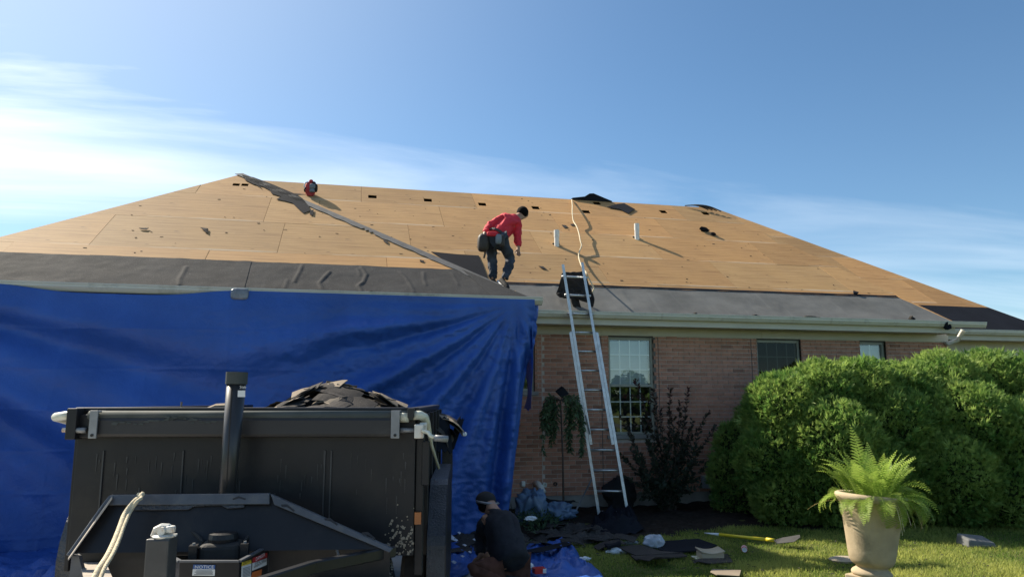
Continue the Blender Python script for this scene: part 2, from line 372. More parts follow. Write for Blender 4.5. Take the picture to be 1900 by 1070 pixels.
class MB:
    """collects shapes, then becomes ONE mesh"""
    def __init__(s): s.v, s.f, s.t, s.cur = [], [], [], (1, 1, 1, 1)
    def add(s, vs, fs):
        k = len(s.v); s.v += [tuple(v) for v in vs]
        for f in fs: s.f.append(tuple(i + k for i in f)); s.t.append(s.cur)
        return s
    def box(s, lo, hi, m=None):
        (a, b, c), (d, e, f) = lo, hi
        vs = [Vector(p) for p in ((a, b, c), (d, b, c), (d, e, c), (a, e, c), (a, b, f), (d, b, f), (d, e, f), (a, e, f))]
        if m: vs = [m @ v for v in vs]
        return s.add(vs, [(3, 2, 1, 0), (4, 5, 6, 7), (0, 1, 5, 4), (1, 2, 6, 5), (2, 3, 7, 6), (3, 0, 4, 7)])
    def bar(s, p, q, w, h, up=(0, 0, 1), c=0.0):
        p, q = Vector(p), Vector(q); d = (q - p); L = d.length; d.normalize()
        u = Vector(up); x = d.cross(u)
        if x.length < 1e-4: x = d.cross(Vector((0, 1, 0)))
        x.normalize(); y = x.cross(d)
        w /= 2; h /= 2; k = c or min(w, h) * 0.25
        pr = [(-w + k, -h), (w - k, -h), (w, -h + k), (w, h - k), (w - k, h), (-w + k, h), (-w, h - k), (-w, -h + k)]
        vs = [p + x * a + y * b for a, b in pr] + [q + x * a + y * b for a, b in pr]
        n = 8
        fs = [(i, (i + 1) % n, (i + 1) % n + n, i + n) for i in range(n)] + [tuple(range(n - 1, -1, -1)), tuple(range(n, 2 * n))]
        return s.add(vs, fs)
    def tube(s, pts, r, n=10, caps=True):
        pts = [Vector(p) for p in pts]; m = len(pts)
        rs = r if isinstance(r, (list, tuple)) else [r] * m
        vs, fs = [], []; x = None
        for i, p in enumerate(pts):
            d = (pts[min(i + 1, m - 1)] - pts[max(i - 1, 0)]).normalized()
            if x is None:
                x = d.cross(Vector((0.3, 0.2, 1)))
                if x.length < 1e-3: x = d.cross(Vector((1, 0, 0)))
            x = (x - d * x.dot(d)).normalized(); y = d.cross(x)
            for k in range(n):
                a = 2 * math.pi * k / n
                vs.append(p + (x * math.cos(a) + y * math.sin(a)) * rs[i])
        for i in range(m - 1):
            for k in range(n):
                k2 = (k + 1) % n
                fs.append((i * n + k, i * n + k2, (i + 1) * n + k2, (i + 1) * n + k))
        if caps: fs += [tuple(range(n - 1, -1, -1)), tuple(range((m - 1) * n, m * n))]
        return s.add(vs, fs)
    def lathe(s, prof, n=32, mtx=None):
        vs, fs = [], []
        for r, z in prof:
            for k in range(n):
                a = 2 * math.pi * k / n; p = Vector((r * math.cos(a), r * math.sin(a), z))
                vs.append(mtx @ p if mtx else p)
        for i in range(len(prof) - 1):
            for k in range(n):
                k2 = (k + 1) % n
                fs.append((i * n + k, i * n + k2, (i + 1) * n + k2, (i + 1) * n + k))
        fs += [tuple(range(n - 1, -1, -1)), tuple(range((len(prof) - 1) * n, len(prof) * n))]
        return s.add(vs, fs)
    def plate(s, poly, th):
        """polygon (world points) thickened by the vector th"""
        poly = [Vector(p) for p in poly]; th = Vector(th); n = len(poly)
        nn = Vector((0, 0, 0))
        for i in range(n): nn += poly[i].cross(poly[(i + 1) % n])
        if nn.dot(th) < 0: poly = poly[::-1]
        vs = poly + [p + th for p in poly]
        fs = [tuple(range(n - 1, -1, -1)), tuple(range(n, 2 * n))] + [(i, (i + 1) % n, (i + 1) % n + n, i + n) for i in range(n)]
        return s.add(vs, fs)
    def build(s, name, mat, parent=None, smooth=False, recenter=None, **kw):
        me = bpy.data.meshes.new(name)
        v = np.array(s.v, dtype=float)
        o = bpy.data.objects.new(name, me)
        inv = None
        if parent is None and recenter is not False:
            c = (v.max(0) + v.min(0)) / 2; c[2] = v[:, 2].min()
            v = v - c; o.location = c
        me.from_pydata(v.tolist(), [], s.f)
        me.update()
        if mat in (M.get('brick'), M.get('ply')):
            at = me.color_attributes.new('tint', 'FLOAT_COLOR', 'CORNER')
            buf = np.repeat(np.array(s.t), [len(f) for f in s.f], axis=0).astype(np.float32)
            at.data.foreach_set('color', buf.ravel())
        me.materials.append(mat)
        if smooth: me.polygons.foreach_set('use_smooth', [True] * len(me.polygons))
        put(o, parent, **kw)
        if parent is not None:
            if parent.type == 'EMPTY' and not parent.get('_local'): o.matrix_parent_inverse = basis(parent).inverted()
            elif parent.type == 'MESH' and parent.parent is None: o.matrix_parent_inverse = basis(parent).inverted()
        return o

def np_mesh(name, V, F, tint, mat, parent=None, **kw):
    """V (n,3), F (m,k) quads or tris, tint per face 0..1"""
    me = bpy.data.meshes.new(name); k = F.shape[1]
    o = bpy.data.objects.new(name, me)
    if parent is None:
        c = (V.max(0) + V.min(0)) / 2; c[2] = V[:, 2].min(); V = V - c; o.location = c
    me.vertices.add(len(V)); me.vertices.foreach_set('co', V.astype(np.float32).ravel())
    me.loops.add(F.size); me.loops.foreach_set('vertex_index', F.astype(np.int32).ravel())
    me.polygons.add(len(F)); me.polygons.foreach_set('loop_start', np.arange(0, F.size, k, dtype=np.int32))
    me.polygons.foreach_set('loop_total', np.full(len(F), k, dtype=np.int32))
    me.update(calc_edges=True)
    at = me.color_attributes.new('tint', 'FLOAT_COLOR', 'CORNER')
    t = np.repeat(tint, k); at.data.foreach_set('color', np.stack([t, t, t, np.ones_like(t)], 1).astype(np.float32).ravel())
    me.materials.append(mat)
    put(o, parent, **kw)
    if parent is not None and parent.type == 'EMPTY': o.matrix_parent_inverse = basis(parent).inverted()
    return o

def mod_bevel(o, w=0.006, seg=2):
    b = o.modifiers.new('bevel', 'BEVEL'); b.width = w; b.segments = seg; b.limit_method = 'ANGLE'
    return o
def grid_mesh(nu, nv, fn, flip=False):
    mb = MB()
    vs = [fn(i / nu, j / nv) for j in range(nv + 1) for i in range(nu + 1)]
    w = nu + 1
    fs = [(j * w + i, j * w + i + 1, (j + 1) * w + i + 1, (j + 1) * w + i) for j in range(nv) for i in range(nu)]
    if flip: fs = [f[::-1] for f in fs]
    mb.add(vs, fs); return mb
def fbm(x, y, z=0.0, o=4):
    return noise.fractal(Vector((x, y, z)), 1.0, 2.0, o)

# ------------------------------------------------------------------ the ground
mb = grid_mesh(4, 4, lambda u, v: ((u - .5) * 2400, (v - .5) * 2400, -0.012))
mb.build('ground', M['ground'], recenter=False, kind='structure', label='lawn ground around the house')
mb = grid_mesh(1, 1, lambda u, v: (-7 + u * 8.6, 9.4 - (1 - v) * 31, 0.0))  # added slab, mostly out of view, for bounce light on walls and tarp
mb.build('driveway', M['drive'], recenter=False, kind='structure', label='mostly unseen concrete driveway, added to bounce sunlight onto the house')
mb = grid_mesh(1, 1, lambda u, v: (-400 + u * 800, -28 + v * 6.3, 0.0))
mb.build('road', M['asphalt'], recenter=False, kind='structure', label='street in front of the house')
def bed_fn(u, v):
    x = -5.8 + u * 20; y = 9.0 + 0.35 * fbm(x * .6, 3.3) + (0.28 if 4.2 < x < 6 else 0) + v * 2.7
    if x < 1.2: y = 8.9 + v * 2.7
    if False: y = 8.2 + 0.2 * fbm(x * .7, 1.2) + v * 3.4
    e = min(v * 6, 1)
    return (x, y, -0.006 + e * (0.03 + 0.05 * fbm(x * 2.2, y * 2.2, 1) ** 1 + 0.03 * fbm(x * 7, y * 7)))
grid_mesh(200, 40, bed_fn).build('mulch_bed', M['soil'], smooth=True, kind='structure', label='dark mulch bed along the foot of the wall', recenter=False)

# ------------------------------------------------------------------ the house
P_, C_, S_ = 0.667, 1 / math.hypot(1, 0.667), 0.667 / math.hypot(1, 0.667)
ZE = 3.1
YA, YG, YB = 11.07, 9.70, 12.25
YW = 11.517
def rp(Y0, X, s, h=0.0):            # point on a front roof slope; h above its surface
    return Vector((X, Y0 + s * C_ - h * S_, ZE + s * S_ + h * C_))
NROOF = Vector((0, -S_, C_))
def on_roof(Y0, px, py, h=0.0):     # (X, s) on a roof slope for a survey ray
    r = ray(px, py); n = Vector((0, -P_, 1)); d = ZE - P_ * Y0 + h / C_
    q = EYEP + r * ((d - n.dot(EYEP)) / n.dot(r))
    return q.x, math.hypot(q.y - Y0, q.z - ZE)

house = thing('brick_house', 'single storey brick house with its hip roof stripped to bare plywood', 'house', (4, 11.6, 0))

def clip(poly, a, b, c):            # keep a*x+b*y<=c
    out = []
    for i in range(len(poly)):
        p, q = poly[i], poly[(i + 1) % len(poly)]
        fp, fq = a * p[0] + b * p[1] - c, a * q[0] + b * q[1] - c
        if fp <= 0: out.append(p)
        if fp * fq < 0:
            t = fp / (fp - fq); out.append((p[0] + t * (q[0] - p[0]), p[1] + t * (q[1] - p[1])))
    return out
def clip_convex(poly, region):
    n = len(region)
    for i in range(n):
        (x0, y0), (x1, y1) = region[i], region[(i + 1) % n]
        a, b = (y1 - y0), -(x1 - x0)
        poly = clip(poly, a, b, a * x0 + b * y0)
        if len(poly) < 3: return []
    return poly
def area(p): return abs(sum(p[i][0] * p[(i + 1) % len(p)][1] - p[(i + 1) % len(p)][0] * p[i][1] for i in range(len(p)))) / 2

# rear slopes and closing hips: one closed attic, so that the openings look into the dark
rb = MB()
rg = Vector((-2.3, 15.97, 6.36)); rr = Vector((8.52, 15.97, 6.36))
bl, br = Vector((-5.0, 21.0, 3.0)), Vector((10.6, 21.0, 3.0))
rb.add([rg, rr, br, bl], [(0, 3, 2, 1)])
rb.add([rr + Vector((0, 0, -.01)), Vector((10.56, 11.09, 3.09)), br], [(0, 1, 2)])
rb.add([rg + Vector((0, 0, -.01)), Vector((-3.4, 11.2, 3.1)), bl, Vector((-2.3, 15.6, 6.1))], [(0, 2, 1, 3)])
ga = Vector((-2.03, 13.775, 5.815)); gb_ = Vector((-2.03, 15.2, 5.815))
rb.add([ga, Vector((2.38, 9.71, 3.09)), Vector((2.38, 11.12, 3.09)), gb_], [(0, 1, 2, 3)])
rb.add([ga, Vector((-5.61, 9.71, 3.09)), Vector((-5.61, 14.5, 3.09)), gb_], [(0, 3, 2, 1)])
bap = rp(YB, 9.68, 7.03, -.02)
rb.add([bap, Vector((14.1, 12.3, 3.08)), Vector((14.1, 20, 3.08)), Vector((9.0, 22, 3.08))], [(0, 1, 2), (0, 2, 3)])
rb.add([bap, Vector((10.2, 12.3, 3.08)), Vector((9.0, 22, 3.08))], [(0, 2, 1)])
roof = rb.build('roof', M['felt_black'], house)

sheet_n = [0]
def sheets(Y0, region, rows, seams, holes, L=2.438, base_tint=(1, 1, 1)):
    for k in range(len(rows) - 1):
        s0, s1 = rows[k], rows[k + 1]
        x = seams[k] - 12 * L
        while x < 16:
            g = 0.0025
            rect = [(x + g, s0 + g), (x + L - g, s0 + g), (x + L - g, s1 - g), (x + g, s1 - g)]
            poly = clip_convex(rect, region)
            x += L
            if len(poly) < 3 or area(poly) < 0.01: continue
            pieces = [poly]
            for hx, hs, hw, hh in holes:
                nxt = []
                for pc in pieces:
                    inner = clip_convex(pc, [(hx - hw, hs - hh), (hx + hw, hs - hh), (hx + hw, hs + hh), (hx - hw, hs + hh)])
                    if len(inner) < 3 or area(inner) < 1e-4: nxt.append(pc); continue
                    for q in (clip(pc, 1, 0, hx - hw), clip(pc, -1, 0, -(hx + hw)),
                              clip(clip(clip(pc, 1, 0, hx + hw), -1, 0, -(hx - hw)), 0, 1, hs - hh),
                              clip(clip(clip(pc, 1, 0, hx + hw), -1, 0, -(hx - hw)), 0, -1, -(hs + hh))):
                        if len(q) >= 3 and area(q) > 1e-4: nxt.append(q)
                pieces = nxt
            # local frame: x along the eave, y up the slope
            ox, oy = min(p[0] for p in poly), s0
            m = MB(); t = random.uniform(0.80, 1.08); w = random.uniform(-.06, .06)
            m.cur = (t * base_tint[0] * (1 + w), t * base_tint[1], t * base_tint[2] * (1 - w), 1)
            lift = random.uniform(0.0, 0.003); tw = random.uniform(-.0015, .0015)
            for q in pieces:
                m.plate([(p[0] - ox, p[1] - oy, -0.012 + lift + tw * (p[1] - oy)) for p in q], (0, 0, 0.012))
            me_o = m.build('plywood_sheet', M['ply'], None, recenter=False)
            me_o.parent = roof
            R = Matrix(((1, 0, 0, 0), (0, C_, -S_, 0), (0, S_, C_, 0), (0, 0, 0, 1)))
            me_o.matrix_parent_inverse = Matrix.Identity(4)
            me_o.matrix_basis = Matrix.Translation(rp(Y0, ox, oy)) @ R
            sheet_n[0] += 1
HW, HH = 0.088, 0.10
holesA = [(x, s, HW, HH) for x, s in [on_roof(YA, *p) for p in ((691, 365), (794, 371.5), (895, 379), (994, 385.5), (1107, 377), (1088, 393), (1231, 393), (1309, 396))]]
REG_A = [(2.35, 0), (10.58, 0), (8.52, 5.86), (-2.25, 5.86), (-2.0, 4.9)]
sheets(YA, REG_A, [0, 1.14, 2.36, 3.58, 4.80, 5.86], [2.87, 6.87, 1.03, 1.75, 0.14], holesA)
gx, gs = on_roof(YG, 440, 342.5); gx2, gs2 = on_roof(YG, 449.5, 342.5)
REG_G = [(-5.62, 0), (2.39, 0), (-2.03, 4.90)]
sheets(YG, REG_G, [0, 1.22, 2.44, 3.66, 4.92], [-1.95, -1.05, -1.38, -2.6], [(gx - .015, gs, .058, .07), (gx2 + .045, gs2, .058, .07)], base_tint=(1.0, 0.97, 0.93))
REG_B = [(10.2, 0), (14.15, 0), (9.70, 7.03), (9.3, 7.03)]
sheets(YB, REG_B, [0, 1.2, 2.42, 3.64, 4.86, 6.08, 7.05], [1.2, 0.1, 1.5, 0.4, 1.1, .3], [], base_tint=(0.93, 0.92, 0.92))

# ridge and hip edge boards of the silhouettes
# felt underlayment along the eaves
def seg_dist(px, py, a, b):
    ax, ay = a; bx, by = b; dx, dy = bx - ax, by - ay
    t = max(0, min(1, ((px - ax) * dx + (py - ay) * dy) / (dx * dx + dy * dy + 1e-9)))
    return math.hypot(px - ax - t * dx, py - ay - t * dy)
def felt_sheet(Y0, x0b, x1b, x0t, x1t, s0, s1, h, mat, wr=(), nu=None, nv=36, wob=0.012, name='felt_sheet', th=0.004):
    wr2 = [([on_roof(Y0, *p) for p in pl], a, w) for pl, a, w in wr]
    nu = nu or max(10, int((x1b - x0b) / 0.022))
    def fn(u, v):
        s = s0 + v * (s1 - s0)
        x = (x0b + (x0t - x0b) * v) * (1 - u) + (x1b + (x1t - x1b) * v) * u
        if v > .98: s += wob * fbm(x * 3, 5.1)
        hh = h + 0.005 * fbm(x * 1.3, s * 2, 2) + 0.0022 * fbm(x * 6, s * 6, 4)
        for pl, a, w in wr2:
            d = min(seg_dist(x, s, pl[i], pl[i + 1]) for i in range(len(pl) - 1))
            if d < w * 2.2: hh += .55 * a * math.exp(-(d / (w * .7)) ** 2)
        return rp(Y0, x, s, hh)
    m = grid_mesh(nu, nv, fn)
    return m.build(name, mat, house, smooth=True)
wrG = [([(346, 497), (340, 508), (333, 520), (331, 534)], .022, .028), ([(561, 493), (556, 505), (549, 517), (546, 524)], .022, .026), ([(533, 520), (528, 536)], .015, .024),
       ([(612, 505), (600, 517), (592, 526), (597, 537), (601, 541)], .025, .024), ([(670, 497), (680, 510), (674, 524), (664, 531), (672, 542)], .028, .024),
       ([(664, 500), (668, 512)], .014, .022), ([(742, 505), (752, 515), (760, 527), (768, 543)], .018, .022), ([(786, 506), (786, 520), (790, 530)], .018, .022), ([(838, 508), (846, 520), (850, 530)], .012, .022)]
felt_edges = [(-5.55, -5.15), ] 
xs_b = [-5.6, on_roof(YG, 137, 527)[0], on_roof(YG, 450, 537)[0], on_roof(YG, 912, 549)[0], 2.38]
xs_t = [-4.98, on_roof(YG, 165, 477)[0], on_roof(YG, 463, 488)[0], on_roof(YG, 905, 518)[0], 1.80]
for k in range(3):
    tp = 0.86
    xt1 = xs_t[k + 1] if k < 2 else 1.57
    xb1 = xs_b[k + 1] if k < 2 else xs_b[3]
    felt_sheet(YG, xs_b[k], xb1 + .02, xs_t[k], xt1 + .02, -0.02, tp, 0.009 + (0.005 if k % 2 else 0), M['felt_brown'], [w for w in wrG])
m = MB(); tri = [(xs_b[3], -.02), (2.40, -.02), (1.56, .86)]
m.plate([rp(YG, x, s, .012) for x, s in tri], NROOF * .004)
m.build('felt_sheet', M['felt_brown'], house)
wrA = [([(1028, 531), (1033, 545), (1040, 568)], .010, .04), ([(1152, 540), (1165, 560), (1178, 574)], .008, .05), ([(1440, 560), (1446, 575)], .006, .05)]
felt_sheet(YA, 2.3, 10.56, 2.1, 10.13, -0.02, 0.965, 0.006, M['felt_grey'], wrA, nu=260, nv=26)
m = MB()
prev = None
for i in range(60):
    xa, xb = 2.35 + i * (7.78 / 60), 2.35 + (i + 1) * (7.78 / 60)
    w0, w1 = 1.015 + .012 * fbm(xa * 2, 1), 1.015 + .012 * fbm(xb * 2, 1)
    m.plate([rp(YA, xa, .955, .012), rp(YA, xb, .955, .012), rp(YA, xb, w1, .012), rp(YA, xa, w0, .012)], NROOF * .005)
m.build('felt_edge', M['felt_black'], house)
m = MB(); m.plate([rp(YB, x, s, .006) for x, s in ((10.2, -.02), (14.15, -.02), (13.45, 1.04), (10.2, 1.08))], NROOF * .005)
m.build('felt_sheet', M['felt_black'], house, label='dark felt on the set-back roof at the right')
# strips of old felt left along the hip of the wing
m = MB()
def hip_pt(t, off): # along hip apex->corner, off inside the face
    X, s = -2.03 + t * 4.42, 4.9 * (1 - t)
    return X - off * 0.9, s - off * 0.45
N = 60
for i in range(N):
    a, b = i / N * 0.93, (i + 1) / N * 0.93
    w0, w1 = .13 + .03 * fbm(a * 30, 2), .13 + .03 * fbm(b * 30, 2)
    if .5 < a < .55: w0 *= .5
    m.plate([rp(YG, *hip_pt(a, -.012), .008), rp(YG, *hip_pt(b, -.012), .008), rp(YG, *hip_pt(b, w1), .008), rp(YG, *hip_pt(a, w0), .008)], NROOF * .006)
m.build('hip_felt_strip', simple('weathered_felt', (0.085, 0.085, 0.087), .8, var=.35, scale=9), house)
def felt_patch(name, Y0, pts, mat, label, cat='felt scrap', h=.008, th=.006, group=None, parent=None):
    m = MB(); m.plate([rp(Y0, *on_roof(Y0, x, y), h) for x, y in pts], NROOF * th)
    if parent: return m.build(name, mat, parent)
    return m.build(name, mat, label=label, cat=cat, group=group)
felt_patch('felt_patch', YA, [(800, 468), (850, 473), (888, 475), (897, 495), (907, 523), (932, 546), (905, 530), (850, 500)], M['felt_black'], None, parent=house)

# wall of brick
WX0, WX1, WZ0, WZ1 = 2.10, 10.83, 0.22, 2.76
wins = [(2.40, 2.93, 1.85, 2.78), (4.19, 4.99, 1.15, 2.78), (6.91, 7.77, 1.15, 2.78), (8.96, 9.50, 1.85, 2.78)]
ctrl = [3.05, 4.06, 5.07, 6.80]
m = MB()
def wall_strip(mb, x0, x1, z0, z1, y0, y1): mb.box((x0, y0, z0), (x1, y1, z1))
xs = [WX0]
for (a, b, c, d) in wins:
    if a > xs[-1]: wall_strip(m, xs[-1], a, WZ0, WZ1 + .2, YW + .009, YW + .22)
    wall_strip(m, max(a, WX0), b, WZ0, c - .07, YW + .009, YW + .22)
    xs.append(b)
wall_strip(m, xs[-1], WX1, WZ0, WZ1 + .2, YW + .009, YW + .22)
wall = m.build('wall', M['mortar'], house)
BL, BH, J = 0.203, 0.0677, 0.010
bricks = []
row = 0; z = WZ0
while z < WZ1 - .02:
    x = WX0 - (row % 2) * BL / 2 - .02
    while x < WX1:
        segs = [(max(x, WX0), min(x + BL - J, WX1))]
        for cx in ctrl:
            segs = [t for a, b in segs for t in (((a, cx - .008), (cx + .008, b)) if a < cx < b else ((a, b),))]
        for a, b, c, d in wins:
            if z + BH > c - .06:
                segs = [t for p, q in segs for t in (((p, min(q, a)), (max(p, b), q)) if not (q <= a or p >= b) else ((p, q),))]
        for a, b in segs:
            if b - a > .03: bricks.append((a, b, z, min(z + BH - J, WZ1)))
        x += BL
    z += BH; row += 1
def bkey(b):
    xc = (b[0] + b[1]) / 2
    vis = 0 if 2.4 < xc < 6.9 and b[2] > .25 else 1
    return (vis, -(b[1] - b[0]) > -.15, math.hypot(xc, YW))
bricks.sort(key=bkey)
def brick_tint():
    t = random.choice((.90, .95, 1.0, 1.0, 1.04, 1.08)) * random.uniform(.97, 1.03); w = random.uniform(-.035, .035)
    if random.random() < .03: t *= .74
    return (t * (1 + w * .4), t * (1 - w * .4), t * (1 - w), 1)
protos = {}
def brick_proto(L):
    k = (round(L, 2), random.randrange(10))
    if k not in protos:
        mb2 = MB(); mb2.cur = brick_tint()
        mb2.box((0, 0, 0), (k[0] if abs(k[0] - L) > .006 else L, .06, BH - J))
        o = mb2.build('brick', M['brick'], None, recenter=False)
        protos[k] = o.data; bpy.data.objects.remove(o)
    return protos[k]
for a, b, z0, z1 in bricks[:300]:
    o = bpy.data.objects.new('brick', brick_proto(b - a)); o.location = (a, YW + random.uniform(-.0015, .0015), z0)
    put(o, wall)
m = MB()
for a, b, z0, z1 in bricks[300:]:
    m.cur = brick_tint(); dy = random.uniform(-.0015, .0015)
    m.box((a, YW + dy, z0), (b, YW + .06, z1))
m.build('brick_field', M['brick'], wall, kind='stuff')
m = MB(); m.box((WX0, YW + .012, -.3), (WX1, YW + .2, WZ0 - .004)); m.build('foundation', M['concrete'], house)
for cx in ctrl:
    m = MB(); m.box((cx - .005, YW + .003, WZ0), (cx + .005, YW + .03, WZ1)); m.build('caulk_joint', M['mortar'] if cx < 4 else M['frame_dark'], house)
# hidden walls of the wing and the set-back part, closing the house
m = MB(); m.box((-5.2, 10.2, 0), (2.07, 10.35, 2.92)); m.box((1.90, 10.36, 0), (2.07, 11.7, 2.92)); m.box((-5.2, 10.36, 0), (-5.05, 15, 2.92))
m.build('wing_wall', M['brick'], house)
m = MB(); m.box((10.84, 12.72, 0), (16, 12.9, 2.70)); m.box((10.66, 11.75, 0), (10.82, 12.7, 2.75)); m.box((15.8, 12.91, 0), (16, 20, 2.9)); m.box((-5, 20.5, 0), (16, 20.7, 2.9))
m.build('setback_wall', M['brick'], house)

# trim: gutters, fascias, soffits, friezes
def gutter_prof(y, zt): return [(y, zt), (y - .012, zt + .004), (y - .012, zt - .012), (y - .004, zt - .018), (y - .004, zt - .045), (y + .02, zt - .085), (y + .03, zt - .10), (y + .10, zt - .10), (y + .10, zt - .004), (y + .094, zt - .004), (y + .094, zt - .09), (y + .034, zt - .09), (y + .006, zt - .04)]
def extrude_x(mb, prof, x0, x1):
    n = len(prof); vs = [(x0, a, b) for a, b in prof] + [(x1, a, b) for a, b in prof]
    mb.add(vs, [(i, (i + 1) % n, (i + 1) % n + n, i + n) for i in range(n)])
    mb.add([(x0, a, b) for a, b in prof], [tuple(range(n))][:1]); mb.add([(x1, a, b) for a, b in prof], [tuple(range(n - 1, -1, -1))])
def eave(x0, x1, y, ywall, zt, gx0, gx1):
    m = MB(); extrude_x(m, gutter_prof(y - .10, zt), gx0, gx1); m.build('gutter', M['gutter'], house)
    m = MB(); m.box((x0, y + .004, zt - .20), (x1, y + .03, zt - .008)); m.build('fascia', M['trim'], house)
    m = MB(); m.box((x0, y + .032, zt - .195), (x1, ywall + .008, zt - .18)); m.build('soffit', M['trim'], house)
eave(2.08, 10.60, YA, YW, ZE - .005, 2.44, 11.18)
for gx in (4.9, 8.0, 10.2):
    m = MB(); extrude_x(m, [(a - .002 if a < YA - .09 else a, b) for a, b in gutter_prof(YA - .101, ZE - .004)], gx, gx + .035); m.build('gutter_seam', M['trim'], house)
eave(-5.6, 2.38, YG, 10.2, ZE - .005, -5.75, 2.56)
eave(10.95, 14.2, YB, 12.72, ZE - .005, 10.9, 14.3)
m = MB(); prevx = WX0
for a, b in [(WX0, 4.06), (4.062, 7.0), (7.002, 10.0), (10.002, WX1)]:
    m.box((a, YW - .018, WZ1 + .012), (b, YW + .006, ZE - .202))
frieze = m.build('frieze_board', M['trim'], house)
m = MB(); m.box((10.84, 12.70, 2.62), (16, 12.718, ZE - .202)); m.build('frieze_board', M['trim'], house)
# elbow of the downspout under the right end
m = MB(); p0, p1, p2 = atY(1779, 616, 11.25), atY(1776, 630, 11.28), atY(1757, 637, 11.45)
m.tube([p0 + Vector((.1, 0, .04)), p0 + Vector((.09, .02, 0)), p1 + Vector((.06, .05, .0)), p2 + Vector((.05, .02, 0)), p2], .042, 12)
m.build('downspout_elbow', M['gutter'], house, smooth=True)

# windows
def window(x0, x1, z0, z1, cols, rows, blind, glass, sash=True, yw=YW, frame=True):
    f = MB(); fw = .045; yd = yw + .055
    f.box((x0, yd, z0), (x0 + fw, yd + .07, z1)); f.box((x1 - fw, yd, z0), (x1, yd + .07, z1))
    f.box((x0 + fw, yd, z1 - fw), (x1 - fw, yd + .07, z1)); f.box((x0 + fw, yd, z0), (x1 - fw, yd + .07, z0 + fw))
    zm = (z0 + z1) / 2
    if sash: f.box((x0 + fw, yd - .008, zm - .022), (x1 - fw, yd + .06, zm + .022))
    wo = mod_bevel(f.build('window', M['frame'], house), .004, 1)
    jm = MB(); jm.box((x0 - .012, yw + .004, z0), (x0 - .001, yd + .07, z1)); jm.box((x1 + .001, yw + .004, z0), (x1 + .035, yd + .07, z1)); jm.box((x0, yw + .03, z1 + .001), (x1, yd + .07, z1 + .03))
    jm.build('jamb', M['frame_dark'], wo)
    parts = [(z0 + fw, zm - .022), (zm + .022, z1 - fw)] if sash else [(z0 + fw, z1 - fw)]
    for k, (a, b) in enumerate(parts):
        yy = yd + (.02 if k else .035)
        g = MB(); g.add([(x0 + fw, yy, a), (x1 - fw, yy, a), (x1 - fw, yy, b), (x0 + fw, yy, b)], [(0, 1, 2, 3)])
        g.build('pane', glass, wo)
        mu = MB()
        for c in range(1, cols):
            xx = x0 + fw + (x1 - x0 - 2 * fw) * c / cols; mu.box((xx - .009, yy + .004, a), (xx + .009, yy + .012, b))
        for r in range(1, rows):
            zz = a + (b - a) * r / rows; mu.box((x0 + fw, yy + .0045, zz - .009), (x1 - fw, yy + .0125, zz + .009))
        mu.build('window_grid', M['muntin'] if blind else M['frame'], wo)
    if blind:
        bb = MB(); zb = z0 + (z1 - z0) * blind
        z = z1 - .06
        while z > zb:
            bb.box((x0 + .05, yd + .085, z - .024), (x1 - .05, yd + .092, z)); z -= .025
        bb.build('blind', M['blind'], wo)
    r = MB(); r.box((x0 - .1, yd + .6, z0 - .1), (x1 + .1, yd + .65, z1 + .1)); r.box((x0 - .14, yd + .11, z0 - .1), (x0 - .101, yd + .65, z1 + .1)); r.box((x1 + .101, yd + .11, z0 - .1), (x1 + .14, yd + .65, z1 + .1)); r.box((x0 - .1, yd + .11, z1 + .05), (x1 + .1, yd + .6, z1 + .1)); r.box((x0 - .1, yd + .11, z0 - .1), (x1 + .1, yd + .6, z0 - .05)); r.build('room_wall', M['dark_room'], wo)
    s = MB(); s.box((x0 - .055, yw - .035, z0 - .065), (x1 + .055, yd + .02, z0 - .002)); mod_bevel(s.build('sill', M['concrete'], wo), .006)
    return wo
window(2.40, 2.93, 1.85, 2.75, 2, 2, 0, M['glass'], False)
window(4.19, 4.99, 1.15, 2.75, 4, 3, 0.5, M['glass'])
window(6.91, 7.77, 1.15, 2.75, 4, 3, 0, M['glass_screen'])
window(8.96, 9.50, 1.85, 2.75, 2, 2, 0.2, M['glass'], False)
window(12.0, 12.9, 1.6, 2.6, 2, 2, 0, M['glass_screen'], False, yw=12.72)

# vents standing on the roof (sewer stacks) and fittings on the wall
for px, py, top in ((1033, 456, 427), (1182, 443.5, 415)):
    X, s = on_roof(YA, px, py); b = rp(YA, X, s); t = atY(px, top, b.y)
    m = MB(); zt = t.z; R = .047
    m.lathe([(R, b.z - .15), (R, b.z + (zt - b.z) * .55), (R + .006, b.z + (zt - b.z) * .55), (R + .006, zt), (R - .008, zt), (R - .008, zt - .12)], 20, Matrix.Translation((b.x, b.y, 0)))
    m.build('vent_pipe', M['pvc'], house)
    m = MB(); m.box((-.07, -.012, .0), (.07, .012, .03), Matrix.Translation(rp(YA, X - .0, s + .06, .002)))
    m.build('pipe_tag', M['black_rub'], house)
def wall_cap(px, py, r, mat, name, dep=.07, inner=True):
    p = atY(px, py, YW); m = MB()
    rot = Matrix.Translation((p.x, YW - dep, p.z)) @ Matrix.Rotation(-math.pi / 2, 4, 'X')
    m.lathe([(r, 0), (r, dep + .03)] if not inner else [(r * .6, .05), (r * .62, 0.0), (r, 0.0), (r, dep + .03)], 18, rot)
    return m.build(name, mat, house, smooth=False)
wall_cap(1009, 898, .036, M['pvc'], 'wall_pipe'); wall_cap(1030, 897, .03, M['black_rub'], 'wall_pipe', .03)
p = atY(970, 896, YW); m = MB()
m.box((p.x - .035, YW - .05, p.z - .05), (p.x + .035, YW + .004, p.z + .04)); mod_bevel(m.build('dryer_cap', M['pvc'], house), .02, 3)
p = atY(995, 896, YW); m = MB()
